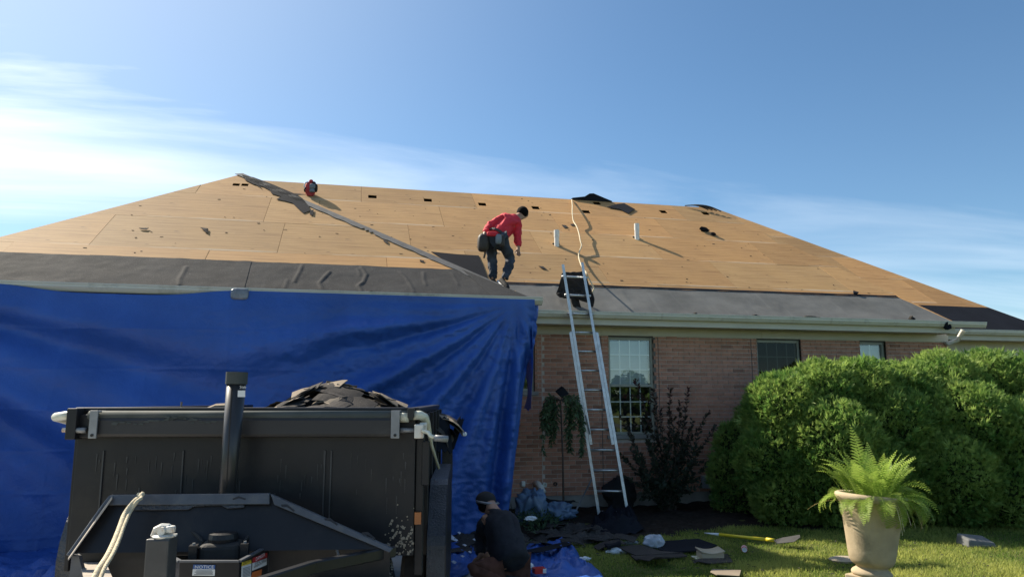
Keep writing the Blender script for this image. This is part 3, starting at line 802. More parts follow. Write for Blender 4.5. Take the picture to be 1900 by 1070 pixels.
m.tube([p + Vector((0, .02, .0)), p + Vector((0, -.12, 0)), p + Vector((.02, -.2, -.04)), p + Vector((.05, -.25, -.12))], .048, 14); m.build('exhaust_pipe', M['pvc'], house, smooth=True)
p = atY(1068, 747, YW); m = MB()
m.box((p.x - .02, YW - .03, p.z - .03), (p.x + .06, YW + .002, p.z + .03)); m.tube([(p.x - .08, YW - .05, p.z - .01), (p.x, YW - .05, p.z - .005)], .012, 8)
m.build('outlet_box', M['grey_metal'], house)
p = atY(1307, 893, YW); m = MB(); m.box((p.x - .07, YW - .075, p.z - .1), (p.x + .07, YW - .002, p.z + .1)); mod_bevel(m.build('junction_box', M['grey_box'], house), .008)
m = MB(); m.box((5.9, YW - .06, .205), (6.35, YW + .0, .235)); m.build('ledge', M['frame_dark'], house)

# ------------------------------------------------------------------ loose things on the roof
m = MB()
for k in range(170):
    if k % 3 == 0: Y0, X, s = YG, random.uniform(-5, 1.6), random.uniform(.95, 4.4)
    else: Y0, X, s = YA, random.uniform(0, 10), random.uniform(1.08, 5.7)
    if Y0 == YG and (s > 4.9 * (1 - (X + 2.03) / 4.42) - .1 or s > 4.9 * (X + 5.62) / 3.6 - .1): continue
    if Y0 == YA and (X > 10.5 - s * .36 or X < 2.3 - s * .8): continue
    r = random.uniform(.004, .012) * (2 if random.random() < .10 else 1); a = random.uniform(-.5, .5); c, d = r * random.uniform(1, 2.6), r * random.uniform(.4, .8)
    q0 = [(X - c, s - d), (X + c, s - d * .5 + a * c), (X + c * .8, s + d + a * c), (X - c * .7, s + d)]
    m.plate([rp(Y0, x, y, .003) for x, y in q0], NROOF * random.uniform(.002, .006))
m.build('roof_litter', M['shingle'], kind='stuff', label='small chips and nails scattered over the bare plywood')
GF = 'felt scraps left on the roof'
felt_patch('felt_scrap', YG, [(449, 326), (470, 330), (505, 343), (545, 360), (568, 362), (552, 363), (562, 370), (573, 384), (576, 392), (563, 397), (556, 391), (543, 378), (528, 374), (513, 371), (522, 366), (505, 361), (500, 354), (487, 347), (470, 343), (456, 336)],
           M['felt_black'], 'long torn strip of black felt below the peak of the left wing', 'felt scrap', group=None)
felt_patch('felt_scrap', YG, [(575, 392), (582, 391), (581, 401), (575, 400)], M['felt_black'], 'small square of felt at the tip of the long torn strip', 'felt scrap', h=.012)
felt_patch('felt_scrap', YG, [(473, 343), (482, 347), (487, 352), (478, 346)], M['shingle'], 'thin sliver of felt beside the upper torn strip near the wing peak')
felt_patch('felt_scrap', YA, [(1126, 386), (1145, 380), (1158, 379), (1178, 390), (1165, 398), (1150, 390)], M['felt_black'], 'wide black felt flap lying just below the ridge pile', h=.02)
felt_patch('felt_scrap', YA, [(1042, 418), (1050, 419), (1054, 423), (1047, 424)], M['shingle'], 'left one of two little black scraps beside the cream cord')
felt_patch('felt_scrap', YA, [(1058, 417), (1064, 416), (1068, 419), (1061, 420)], M['shingle'], 'little black scrap touching the cream cord, right of its twin')
felt_patch('felt_scrap', YA, [(999, 495), (1008, 496), (1014, 501), (1004, 499)], M['shingle'], 'narrow black sliver on the plywood left of the ladder top', h=.015)
felt_patch('felt_scrap', YG, [(711, 445), (720, 449), (719, 454), (712, 449)], M['shingle'], 'grey scrap below the hip strip, half way down the left wing')
felt_patch('felt_scrap', YG, [(779, 483), (787, 485), (785, 488), (779, 486)], M['shingle'], 'dark chip just above the wing felt, near the worker')
felt_patch('felt_scrap', YG, [(372, 424), (386, 426), (387, 429), (378, 430), (386, 435), (380, 430)], M['shingle'], 'curled dark sliver in the middle of the left wing plywood', h=.014)
felt_patch('felt_scrap', YG, [(258, 425), (276, 425), (272, 428), (262, 427)], M['shingle'], 'flat dark sliver far left on the wing plywood', h=.014)
felt_patch('felt_scrap', YB, [(1617, 536), (1628, 540), (1648, 548), (1640, 549)], M['felt_black'], 'long dark sliver on the right hip, above the grey felt', h=.015)
felt_patch('felt_scrap', YA, [(1582, 543), (1592, 546), (1588, 548), (1583, 547)], M['felt_black'], 'small lump on the edge of the grey felt, far right', h=.02, th=.03)
def crumple(name, ctr, rx, ry, rz, mat, label, cat, seed=0, nu=22, nv=12, amp=.35, group=None, tilt=(0, 0, 0), soft=False):
    def fn(u, v):
        a, b = u * 2 * math.pi, v * math.pi
        d = Vector((math.sin(b) * math.cos(a), math.sin(b) * math.sin(a), math.cos(b)))
        k = 1 + amp * noise.noise(d * 2.3 + Vector((seed, seed * 2, 0))) + amp * .6 * abs(noise.noise(d * 6 + Vector((seed, 0, 3)))) * 1.5
        if soft:     # long soft folds running over a slumped sheet
            e = d + Vector((noise.noise(d * 1.5 + Vector((seed, 1, 0))), noise.noise(d * 1.5 + Vector((2, seed, 0))), 0)) * .5
            k = .85 + amp * .5 * noise.noise(d * 1.6 + Vector((seed, 0, 0))) + amp * .34 * abs(math.sin(e.x * 7 + e.y * 4 + seed)) + amp * .16 * abs(noise.noise(e * 7))
        return Vector((d.x * rx * k, d.y * ry * k, d.z * rz * k))
    m = grid_mesh(nu, nv, fn); R = Matrix.Rotation(tilt[2], 3, 'Z') @ Matrix.Rotation(tilt[0], 3, 'X') @ Matrix.Rotation(tilt[1], 3, 'Y')
    m.v = [tuple(R @ Vector(v) + Vector(ctr)) for v in m.v]
    return m.build(name, mat, label=label, cat=cat, group=group, smooth=soft)
sl = math.atan(P_)
for (a, b, rx, ry, rz, lab) in ((1306, 429, .11, .04, .05, 'black roll of torn felt lying on the right half of the roof'), (1323, 437, .06, .04, .03, 'small black crumple just below the torn felt roll')):
    crumple('felt_roll', rp(YA, *on_roof(YA, a, b), .04), rx, ry, rz, M['felt_black'], lab, 'felt scrap', seed=a, tilt=(sl, .25, 0))
# pile on the ridge and cable heap at its right end
m = MB(); X0, X1 = on_roof(YA, 1062, 371)[0], on_roof(YA, 1136, 376)[0]
pts = [(X0, .02), (X0 + .3, .07), (X0 + .42, .15), (X0 + .52, .16), (X0 + .8, .06), (X1, .0)]
for i in range(len(pts) - 1):
    (xa, ha), (xb, hb) = pts[i], pts[i + 1]
    m.plate([(xa, 15.93, 6.33), (xb, 15.93, 6.33), (xb, 15.9, 6.36 + hb), (xa, 15.9, 6.36 + ha)], (0, .22, 0))
m.build('felt_pile', M['felt_black'], label='pointed heap of black felt on the ridge beside the cream cord', cat='felt pile')
m = MB()
for k in range(4):
    x0, s0 = on_roof(YA, 1268 + 6 * k, 382 + k * .7)
    pl = [rp(YA, x0 + i * .075, 5.82 - i * .03 * (1 + .3 * k), .03 + .05 * math.sin(i / 7 * math.pi) + .012 * k) for i in range(8)]
    m.tube(pl, .013, 6)
m.build('cable_bundle', M['black_rub'], label='dark tangle of cable over the right end of the ridge', cat='cable', smooth=True)
# tool bag
X, s = on_roof(YA, 576, 363.5); b = rp(YA, X, s)
bag = thing('tool_bag', 'red and grey tool bag standing near the ridge of the roof', 'bag', b)
def blob(mb, c, rx, ry, rz, nu=16, nv=10, sq=.75):
    k0 = len(mb.v)
    def sp(t): return math.copysign(abs(t) ** sq, t)
    g = grid_mesh(nu, nv, lambda u, v: (c[0] + rx * sp(math.sin(v * math.pi)) * sp(math.cos(u * 2 * math.pi)), c[1] + ry * sp(math.sin(v * math.pi)) * sp(math.sin(u * 2 * math.pi)), c[2] - rz * sp(math.cos(v * math.pi))))
    mb.add(g.v, g.f); return mb
m = MB(); blob(m, b + Vector((-.01, .03, .15)), .105, .085, .13, 18, 12, .62); blob(m, b + Vector((-.01, .02, .035)), .075, .07, .05, 14, 8, .6); m.build('bag_body', M['bag_red'], bag, smooth=True)
m = MB(); blob(m, b + Vector((.035, -.045, .19)), .062, .05, .055, 14, 10, .6); m.build('bag_pocket', M['bag_grey'], bag, smooth=True)
m = MB(); blob(m, b + Vector((.03, -.045, .10)), .055, .045, .04, 14, 10, .6); m.build('lower_pocket', M['bag_grey'], bag, smooth=True)
m = MB(); blob(m, b + Vector((.105, -.01, .17)), .035, .06, .085, 12, 10, .7); blob(m, b + Vector((.06, -.01, .265)), .04, .05, .04, 12, 8, .8); m.build('side_pocket', M['jacket'], bag, smooth=True)
m = MB(); blob(m, b + Vector((.0, .02, .305)), .045, .045, .05, 12, 10, .8); blob(m, b + Vector((-.05, .02, .255)), .05, .05, .05, 12, 8, .9); m.build('bag_top', M['bag_red'], bag, smooth=True)
m = MB(); m.tube([b + Vector((-.06, -.02, .29)), b + Vector((-.115, -.03, .26)), b + Vector((-.135, -.03, .20)), b + Vector((-.12, -.03, .165)), b + Vector((-.09, -.02, .17))], .013, 8); m.build('bag_strap', M['white_plastic'], bag, smooth=True)
m = MB(); m.tube([b + Vector((-.09, -.03, .16)), b + Vector((-.125, -.03, .12)), b + Vector((-.11, -.03, .07))], .016, 8); m.build('bag_strap', M['jacket'], bag, smooth=True)
# cream cord from the ridge to the ladder
cp = [(1061, 371, .02), (1062, 382, .09), (1062, 395, .14), (1064, 410, .10), (1070, 420, .13), (1074, 432, .11), (1077, 447, .12), (1079, 456, .09), (1074, 470, .05), (1075, 482, .07), (1081, 497, .14)]
m = MB(); base = [rp(YA, *on_roof(YA, x, y, h), h) for x, y, h in cp]
base += [atY(1087, 505, 11.3), atY(1092, 515, 11.25), atY(1098, 527, 11.22), atY(1102, 535, 11.2), atY(1099, 543, 11.2), atY(1102, 553, 11.2)]
def smooth_path(p, n=5):
    out = []
    for i in range(len(p) - 1):
        a, b, c, d = p[max(i - 1, 0)], p[i], p[i + 1], p[min(i + 2, len(p) - 1)]
        for k in range(n):
            t = k / n; out.append(.5 * ((2 * b) + (c - a) * t + (2 * a - 5 * b + 4 * c - d) * t * t + (3 * b - a - 3 * c + d) * t ** 3))
    return out + [p[-1]]
m.tube(smooth_path(base), .0125, 8); m.build('cord', M['rope'], smooth=True, label='cream cord hanging from the ridge down to the ladder top', cat='cord')

# shingle scraps along the gutters
def scrap(name, px, py, Y, w, h, label, mat='shingle', cat='shingle scrap', seed=0, tilt=0.0):
    c = atY(px, py, Y); m = MB(); rnd = random.Random(seed + px)
    n = 7; pts = []
    for k in range(n):
        a = k / n * 2 * math.pi; r = rnd.uniform(.75, 1.1)
        pts.append(c + Vector((math.cos(a) * w / 2 * r, .03 * math.sin(2 * a), math.sin(a) * h / 2 * r + math.cos(a) * w / 2 * tilt)))
    m.plate(pts, (0, .05, .01)); return m.build(name, M[mat], label=label, cat=cat)
scrap('shingle_scrap', 185, 532.5, 9.66, .08, .03, 'small dark scrap on the wing gutter, leftmost of all')
scrap('shingle_scrap', 265, 534, 9.66, .20, .045, 'low mound of shingle on the wing gutter left of the taped joint')
scrap('shingle_scrap', 412, 537, 9.66, .24, .05, 'long curled shingle lying in the gutter against the taped joint', tilt=-.15)
scrap('shingle_scrap', 655, 544, 9.64, .22, .05, 'broad shingle leaning over the wing gutter, beside the upright curl', tilt=-.15)
scrap('shingle_scrap', 690, 544, 9.64, .16, .07, 'upright curled shingle sticking out of the wing gutter', seed=5)
scrap('shingle_scrap', 774, 549, 9.64, .11, .035, 'rounded shingle scrap in the wing gutter, alone right of the curl')
scrap('shingle_scrap', 873, 552, 9.66, .06, .02, 'tiny scrap near the right end of the wing gutter')
scrap('shingle_scrap', 1292, 581, 10.98, .06, .03, 'small round scrap on the main gutter right of the ladder')
scrap('shingle_scrap', 1403, 584.5, 10.98, .13, .025, 'flat shingle scrap on the main gutter above the dark window', tilt=.1)
scrap('shingle_scrap', 1508, 587.5, 10.98, .34, .03, 'long flat shingle on the main gutter left of the upright one')
scrap('shingle_scrap', 1694, 590, 10.98, .10, .09, 'pointed upright shingle on the right part of the main gutter')
scrap('shingle_scrap', 1760, 604, 10.955, .14, .17, 'black flap hanging over the right end of the main gutter', 'felt_black')
m = MB(); c = atY(445, 546, 9.58)
blob(m, c, .11, .06, .075, 14, 8, .5); m.build('tape_wrap', M['tape'], label='crumpled grey tape wrapped over the wing gutter', cat='tape')

# ------------------------------------------------------------------ blue tarpaulin
def tarp_fn():
    xl, xr = -6.2, 2.47
    cr_ = Vector((2.15, 0, 2.98)); cl_ = Vector((-6.6, 0, 3.3))
    def f(u, v):
        uu = u
        # right edge runs in towards the bottom
        redge = 2.43 + .10 * math.sin(min(v * 6, 1) * math.pi) * 0 + .07 * math.exp(-((v - .17) / .12) ** 2) - .42 * max(0, v - .12) ** .9
        x = xl + (redge - xl) * uu
        top = 3.058
        # top edge sags where the gutter shows
        px_gap = math.exp(-((x + 2.75) / 1.0) ** 4)
        top -= .085 * px_gap
        z = top * (1 - v) + .0 * v
        y = 9.575 - .02 * v
        rx, rz = x - cr_.x, z - cr_.z; r = math.hypot(rx, rz); a = math.atan2(rz, -rx)   # 0 = left, negative = down
        lx, lz = x - cl_.x, z - cl_.z; rl = math.hypot(lx, lz); al = math.atan2(lz, lx)
        wr = 1 / (1 + math.exp(-(x + 0.8) * 1.7)); wl_ = 1 - wr
        fr = math.sin(a * 17 + 1.2 + 1.2 * fbm(r * .5, 3.1)) + .5 * math.sin(a * 37 + 2.0 * fbm(r * .6, 1.3))
        fl = math.sin(al * 19 + .7 + 1.0 * fbm(rl * .4, 7.1)) + .45 * math.sin(al * 41 + 1.6 * fbm(rl * .4, 2.2))
        ampr = min(r, 2.2) * .056 * math.exp(-((r - 1.2) / 3.0) ** 2); ampl = .095 * min(max(rl - .2, 0) / 2.5, 1)
        hold = min(1, v * 7)
        y += hold * (wr * ampr * fr + wl_ * ampl * fl)
        y -= .10 * math.sin(v * math.pi) * (0.5 + .5 * wl_)                       # belly
        # vertical pleats near the right edge
        du = (redge - x)
        if du < .62: y += .07 * hold * math.sin(du * 26 + 2.2 * v) * (1 - du / .62) + .16 * max(0, (.34 - du)) * hold
        if du < .2: y += hold * .3 * (.2 - du)
        # crinkles
        y += hold * ((.006 + .010 * wr) * fbm(x * 2.6, z * 3.2, 1.5) + (.003 + .005 * wr) * fbm(x * 8, z * 8, 3) - (.003 + .018 * wr) * abs(fbm(x * 4.2, z * 5.5, 6)) * 1.6)
        # packing creases of the folded sheet
        y -= hold * .007 * (math.exp(-(((z + .04 * fbm(x * .5, 2)) % .47 - .2) / .016) ** 2) + math.exp(-(((x + .05 * fbm(z * .6, 5)) % .93 - .4) / .016) ** 2))
        # spread on the ground at the foot
        return Vector((x, y, max(z, .03) + .03 * px_gap * 0))
    return f
g = grid_mesh(440, 210, tarp_fn(), flip=True)
tarp = g.build('blue_tarp', M['tarp'], smooth=True, label='huge blue tarpaulin hung from the gutter over the whole left wing wall', cat='tarp')
sd = tarp.modifiers.new('thick', 'SOLIDIFY'); sd.thickness = .004
# its turned edge at the right corner
m = grid_mesh(16, 40, lambda u, v: Vector((2.42 + .10 * u * (1 - v) + .05 * math.sin(v * 9) * u - .02 * v, 9.60 + .05 * math.sin(u * 5 + v * 8) + .55 * u * min(1, .3 + v), 3.08 - v * 1.5 + .02 * math.sin(u * 9))))
m.build('tarp_corner', M['tarp'], tarp, smooth=True)
def ground_cloth(name, poly, mat, label, cat, amp=.05, n=60, seed=0, base=.012, **kw):
    xs_, ys_ = [p[0] for p in poly], [p[1] for p in poly]
    ctr = Vector((sum(xs_) / len(poly), sum(ys_) / len(poly), 0)); k = len(poly)
    def edge(a):
        # radius of the polygon in direction a
        d = Vector((math.cos(a), math.sin(a))); best = .1
        for i in range(k):
            p, q = Vector(poly[i][:2]) - ctr.to_2d(), Vector(poly[(i + 1) % k][:2]) - ctr.to_2d()
            e = q - p; den = d.x * e.y - d.y * e.x
            if abs(den) < 1e-6: continue
            t = (p.x * e.y - p.y * e.x) / den; w = (p.x * d.y - p.y * d.x) / den
            if t > 0 and 0 <= w <= 1: best = max(best, t)
        return best
    rad = [edge(2 * math.pi * i / n) for i in range(n)]
    def fn(u, v):
        i = int(round(u * n)) % n; a = 2 * math.pi * i / n; r = rad[i] * v * (1 + .05 * fbm(a * 3, seed))
        x, y = ctr.x + math.cos(a) * r, ctr.y + math.sin(a) * r
        h = amp * (abs(fbm(x * 2.2, y * 2.2, seed)) + .5 * abs(fbm(x * 6, y * 6, seed + 4)) + .25 * fbm(x * 14, y * 14, seed + 7))
        return Vector((x, y, base + max(0, h) * (1 - .75 * v ** 6)))
    o = grid_mesh(n, 40, fn).build(name, mat, smooth=True, label=label, cat=cat, **kw)
    sdm = o.modifiers.new('thick', 'SOLIDIFY'); sdm.thickness = .004; sdm.offset = 1
    return o
gl = [(-6.3, 9.6), (-2.0, 9.6), (-1.4, 9.0), (-2.1, 7.2), (-2.5, 5.8), (-4.0, 5.6), (-6.5, 5.8)]
ground_cloth('ground_tarp', gl, M['tarp'], 'blue tarpaulin spread on the ground left of the black trailer', 'tarp', .16, 90, 3)
gr_ = [atZ(x, y)[:2] for x, y in ((985, 1010), (1045, 1004), (1062, 1018), (1078, 1040), (1115, 1066), (1125, 1085), (940, 1100), (960, 1040))]
ground_cloth('ground_tarp', gr_, M['tarp'], 'crumpled blue tarpaulin on the grass behind the kneeling man', 'tarp', .13, 80, 9)
gm = [atZ(x, y)[:2] for x, y in ((828, 1010), (880, 1005), (890, 1045), (860, 1075), (820, 1075))]
ground_cloth('ground_tarp', gm, M['tarp'], 'scrap of blue tarpaulin between the trailer wheel and the kneeling man', 'tarp', .10, 50, 12)

# ------------------------------------------------------------------ ladder
lad = thing('extension_ladder', 'aluminium extension ladder leaning on the main gutter, with a jacket over its top', 'ladder', atZ(1139, 957, 0))
BLp, BRp = atZ(1112, 957, .02), atZ(1166, 958, .02)
GLp, GRp = atY(1053, 580, 10.93), atY(1103, 590, 10.93)
dl, dr = GLp - BLp, GRp - BRp
def along(b, d, z): return b + d * ((z - b.z) / d.z)
def z_for(px_y, b, d):   # height on the rail that a survey row shows
    lo, hi = 0, 6
    for _ in range(40):
        mid = (lo + hi) / 2; p = along(b, d, mid) - EYEP
        y = 535 - FPX * p.dot(_U) / p.dot(_F)
        if y > px_y: lo = mid
        else: hi = mid
    return lo
ztL, ztR = z_for(491, BLp, dl), z_for(488, BRp, dr)
across = (BRp - BLp).normalized(); back = across.cross(dl.normalized()).normalized()
if back.y < 0: back = -back
def rail(name, b, d, z0, z1, off, w=.042, dpt=.075):
    m = MB(); p, q = along(b, d, z0) + off, along(b, d, z1) + off
    m.bar(p, q, dpt, .004, up=across, c=.001)
    for s_ in (-1, 1): m.bar(p + back * s_ * dpt / 2, q + back * s_ * dpt / 2, .004, w, up=across, c=.001)
    m.bar(p, q, .016, w * .55, up=across, c=.003)
    return m.build(name, M['alu'], lad)
rail('rail', BLp, dl, 0.0, 2.75, Vector()); rail('rail', BRp, dr, 0.0, 2.75, Vector())
inn = across * .046 + back * .02
rail('fly_rail', BLp, dl, 1.05, ztL, inn); rail('fly_rail', BRp, dr, 1.05, ztR, -inn)
zr = z_for(949, BLp, dl); n = 0
while True:
    z = zr + n * .297
    if z > ztL - .05: break
    o = back * (.02 if z > 1.05 else 0)
    m = MB(); m.tube([along(BLp, dl, z) + o, along(BRp, dr, z * 1.0) + o], .018, 10); m.build('rung', M['alu'], lad, smooth=True); n += 1
for b, d, sg in ((BLp, dl, 1), (BRp, dr, -1)):
    p = along(b, d, z_for(805, BLp, dl)) + across * sg * .05 - back * .04; q = along(b, d, z_for(770, BLp, dl)) + across * sg * .03 - back * .045
    m = MB(); m.bar(p, q, .014, .025); m.build('rung_lock', M['grey_metal'], lad)
    m = MB(); p = along(b, d, .0); m.box((p.x - .03, p.y - .05, 0), (p.x + .03, p.y + .05, .06)); m.build('foot', M['black_rub'], lad)
# pole leaning beside the ladder
m = MB(); m.tube([atZ(1062, 960, .03), atY(1098, 888, 11.3)], .014, 8); m.build('leaning_pole', M['grey_metal'], label='thin grey pole leaning on the wall left of the ladder foot', cat='pole')
# jacket over the ladder top
def cloth_poly(name, pts, Y, mat, th=.035, amp=.03, parent=None, **kw):
    bm = bmesh.new(); vs = [bm.verts.new(atY(x, y, Y)) for x, y in pts]
    f = bm.faces.new(vs); bmesh.ops.triangulate(bm, faces=[f])
    bmesh.ops.subdivide_edges(bm, edges=bm.edges[:], cuts=3, use_grid_fill=True)
    for v in bm.verts:
        v.co.y += amp * noise.noise(v.co * 7) + amp * 1.2 * math.sin(v.co.x * 34 + 2 * noise.noise(v.co * 3))
    bmesh.ops.recalc_face_normals(bm, faces=bm.faces[:])
    me = bpy.data.meshes.new(name)
    c = Vector((sum((v.co.x for v in bm.verts)) / len(bm.verts), Y, min(v.co.z for v in bm.verts)))
    for v in bm.verts: v.co -= c
    bm.to_mesh(me); bm.free(); me.materials.append(mat)
    o = bpy.data.objects.new(name, me); put(o, parent, **kw)
    if parent is None: o.location = c
    else: o.matrix_parent_inverse = basis(parent).inverted(); o.location = c
    s = o.modifiers.new('thick', 'SOLIDIFY'); s.thickness = th; s.offset = 0
    s2 = o.modifiers.new('soft', 'SUBSURF'); s2.levels = 1; s2.render_levels = 1
    return o
z6 = lambda x, y: (1000 + x / 7.65, 480 + y / 7.65)
cloth_poly('jacket', [z6(*p) for p in ((330, 195), (430, 205), (520, 212), (600, 195), (640, 180), (690, 245), (720, 370), (755, 480), (782, 575), (762, 690), (740, 680), (715, 630), (690, 560), (650, 478), (590, 440), (562, 395), (550, 480), (578, 590), (600, 725), (560, 728), (525, 720), (480, 650), (450, 590), (440, 520), (380, 440), (330, 440), (320, 535), (285, 545), (245, 490), (275, 400), (300, 320))], 11.19,
           M['jacket'], label='black jacket hung over the top rung of the ladder', cat='jacket')

# ------------------------------------------------------------------ people
def skin_obj(name, pts, edges, rad, mat, parent, root=0, sub=2):
    me = bpy.data.meshes.new(name); me.from_pydata([tuple(p) for p in pts], edges, [])
    o = bpy.data.objects.new(name, me); put(o, parent)
    o.matrix_parent_inverse = basis(parent).inverted()
    o.modifiers.new('skin', 'SKIN')
    if not me.skin_vertices: me.skin_vertices.new()
    for i, r in enumerate(rad):
        r = r if isinstance(r, tuple) else (r, r)
        me.skin_vertices[0].data[i].radius = r
    me.skin_vertices[0].data[root].use_root = True
    o.modifiers['skin'].use_smooth_shade = True
    sb = o.modifiers.new('sub', 'SUBSURF'); sb.levels = sub; sb.render_levels = sub
    me.materials.append(mat)
    if mat is not M['skin'] and mat is not M['jacket']:
        tx = bpy.data.textures.get('cloth_folds') or bpy.data.textures.new('cloth_folds', 'CLOUDS'); tx.noise_scale = .075; tx.noise_depth = 3
        dm = o.modifiers.new('folds', 'DISPLACE'); dm.texture = tx; dm.strength = .055; dm.mid_level = .5; dm.texture_coords = 'LOCAL'
        sb.levels = sb.render_levels = 3
    return o
class Fig:
    def __init__(s): s.n, s.p, s.e, s.r = {}, [], [], []
    def j(s, k, p, r, to=None):
        s.n[k] = len(s.p); s.p.append(Vector(p)); s.r.append(r)
        if to: s.e.append((s.n[to], s.n[k]))
        return s
    def hand(s, wrist, d, side, L=.17, curl=.25, key='h'):
        """palm, four unequal bent fingers and a thumb from the side of the palm"""
        d = Vector(d).normalized(); side = Vector(side).normalized(); nrm_ = d.cross(side)
        w = s.p[s.n[wrist]]
        s.j(key + 'p', w + d * L * .38, (.034, .018), wrist)
        for i, (off, ln) in enumerate(((-.026, .40), (-.009, .46), (.009, .44), (.026, .35))):
            a = w + d * L * .52 + side * off
            s.j(f'{key}{i}a', a, .0095, key + 'p')
            s.j(f'{key}{i}b', a + d * L * ln * .5 + nrm_ * L * curl * .1, .0088, f'{key}{i}a')
            s.j(f'{key}{i}c', a + d * L * ln * .9 + nrm_ * L * curl * .45, .0072, f'{key}{i}b')
        s.j(key + 't', w + d * L * .30 - side * .042, .011, key + 'p'); s.j(key + 'u', w + d * L * .55 - side * .062 + nrm_ * .02, .009, key + 't')
    def build(s, name, mat, parent, root, sub=2): return skin_obj(name, s.p, s.e, s.r, mat, parent, s.n[root], sub)

# the man standing at the valley of the roof
q = lambda x, y, Y: atY(860 + x / 5.944, 370 + y / 5.944, Y)
J = dict(pel=q(352, 425, 10.45), mid=q(425, 330, 10.53), che=q(520, 240, 10.62), nec=q(600, 200, 10.70), hea=q(655, 165, 10.76), cro=q(668, 140, 10.79),
         shl=q(440, 205, 10.62), ell=q(290, 285, 10.52), wrl=q(236, 372, 10.40), shr=q(600, 285, 10.58), elr=q(592, 415, 10.55), wrr=q(605, 530, 10.50),
         hil=q(300, 455, 10.45), knl=q(318, 680, 10.62), anl=q(325, 880, 10.52), tol=q(345, 930, 10.75),
         hir=q(432, 455, 10.42), knr=q(520, 655, 10.55), anr=q(455, 880, 10.30), her=q(405, 905, 10.42), tor=q(498, 1000, 10.18))
man = thing('person', 'worker in a red shirt and dark jeans bending over on the roof', 'person', q(420, 960, 10.35))
f = Fig()
f.j('pel', J['pel'], .10).j('mid', J['mid'], .105, 'pel').j('che', J['che'], .11, 'mid').j('nec', J['nec'], .055, 'che').j('hea', J['hea'], .085, 'nec').j('cro', J['cro'], .075, 'hea')
f.j('nose', J['hea'] + (J['hea'] - J['nec']).normalized() * .03 + Vector((.075, .06, -.01)), .018, 'hea')
f.j('shl', J['shl'], .06, 'che').j('ell', J['ell'], .042, 'shl').j('wrl', J['wrl'], .03, 'ell')
f.j('shr', J['shr'], .06, 'che').j('elr', J['elr'], .042, 'shr').j('wrr', J['wrr'], .028, 'elr')
f.j('hil', J['hil'], .075, 'pel').j('knl', J['knl'], .055, 'hil').j('anl', J['anl'], .04, 'knl').j('hir', J['hir'], .075, 'pel').j('knr', J['knr'], .055, 'hir').j('anr', J['anr'], .04, 'knr')
f.hand('wrr', J['wrr'] - J['elr'] + Vector((-.02, 0, -.03)), (1, .2, 0), .17, .5, 'r'); f.hand('wrl', J['wrl'] - J['ell'] + Vector((0, 0, -.08)), (.2, -1, 0), .16, .7, 'l')
f.build('body', M['skin'], man, 'pel')
f = Fig()
hem = J['pel'] + (J['mid'] - J['pel']) * .12
f.j('hem', hem, .135).j('mid', J['mid'], .145, 'hem').j('che', J['che'], .15, 'mid').j('col', J['nec'] - (J['nec'] - J['che']) * .1, .075, 'che')
for s_, a in (('shl', 'l'), ('shr', 'r')): f.j(s_, J[s_], .085, 'che').j('el' + a, J['el' + a], .062, s_).j('wr' + a, J['wr' + a], .045, 'el' + a)
f.build('shirt', M['red_shirt'], man, 'mid')
f = Fig()
f.j('pel', J['pel'], .135)
for a in 'lr': f.j('hi' + a, J['hi' + a], .098, 'pel').j('kn' + a, J['kn' + a], .076, 'hi' + a).j('ca' + a, J['kn' + a].lerp(J['an' + a], .45), .070, 'kn' + a).j('an' + a, J['an' + a], .062, 'ca' + a)
f.build('jeans', M['jeans'], man, 'pel')
m = MB(); blob(m, J['hea'].lerp(J['cro'], .45) + Vector((-.018, -.02, .015)), .092, .10, .09, 18, 12, 1.0); m.build('hair', M['hair'], man, smooth=True)
def shoe(heel, toe, parent, mat, sole):
    up = Vector((0, 0, 1)); d = toe - heel
    f2 = Fig(); f2.j('a', heel + up * .035, .045).j('b', heel + d * .55 + up * .035, .044, 'a').j('c', toe + up * .02, .03, 'b'); so = f2.build('shoe', mat, parent, 'b')
    mm = MB(); mm.bar(heel - d * .12 - up * .004, toe + d * .08 - up * .006, .085, .022, c=.008); mm.build('sole', sole, so)
shoe(J['her'], J['tor'], man, M['jacket'], M['white_plastic']); shoe(J['anl'] - Vector((0, 0, .06)), J['tol'] - Vector((0, 0, .03)), man, M['jacket'], M['white_plastic'])
ax = (J['mid'] - J['pel']).normalized(); bc = J['pel'] + ax * .03
m = MB(); pts = []
sx = ax.cross(Vector((0, 1, 0))).normalized(); sy = ax.cross(sx)
ring = [bc + sx * .155 * math.cos(t / 20 * 2 * math.pi) + sy * .15 * math.sin(t / 20 * 2 * math.pi) for t in range(21)]
for i in range(20): m.bar(ring[i], ring[i + 1], .012, .045, up=ax)
m.build('tool_belt', M['leather'], man)
def pouch(c, rx, ry, rz, mat='leather'):
    m = MB(); blob(m, c, rx, ry, rz, 14, 10, .6); return m.build('tool_pouch', M[mat], man, smooth=True)
pouch(q(218, 480, 10.36), .085, .09, .13); pouch(q(385, 440, 10.24), .045, .05, .075, 'bag_grey'); pouch(q(425, 460, 10.26), .04, .05, .09)
pouch(q(320, 380, 10.26), .085, .035, .035, 'red_shirt')
m = MB(); m.tube([q(210, 375, 10.34), q(225, 470, 10.34)], .012, 8); m.tube([q(190, 385, 10.34), q(235, 392, 10.34)], .014, 8); m.build('hammer', M['cream_metal'], man)
m = MB(); m.tube([q(240, 580, 10.40), q(225, 645, 10.40)], .016, 8); m.build('hammer_handle', M['bark'], man)

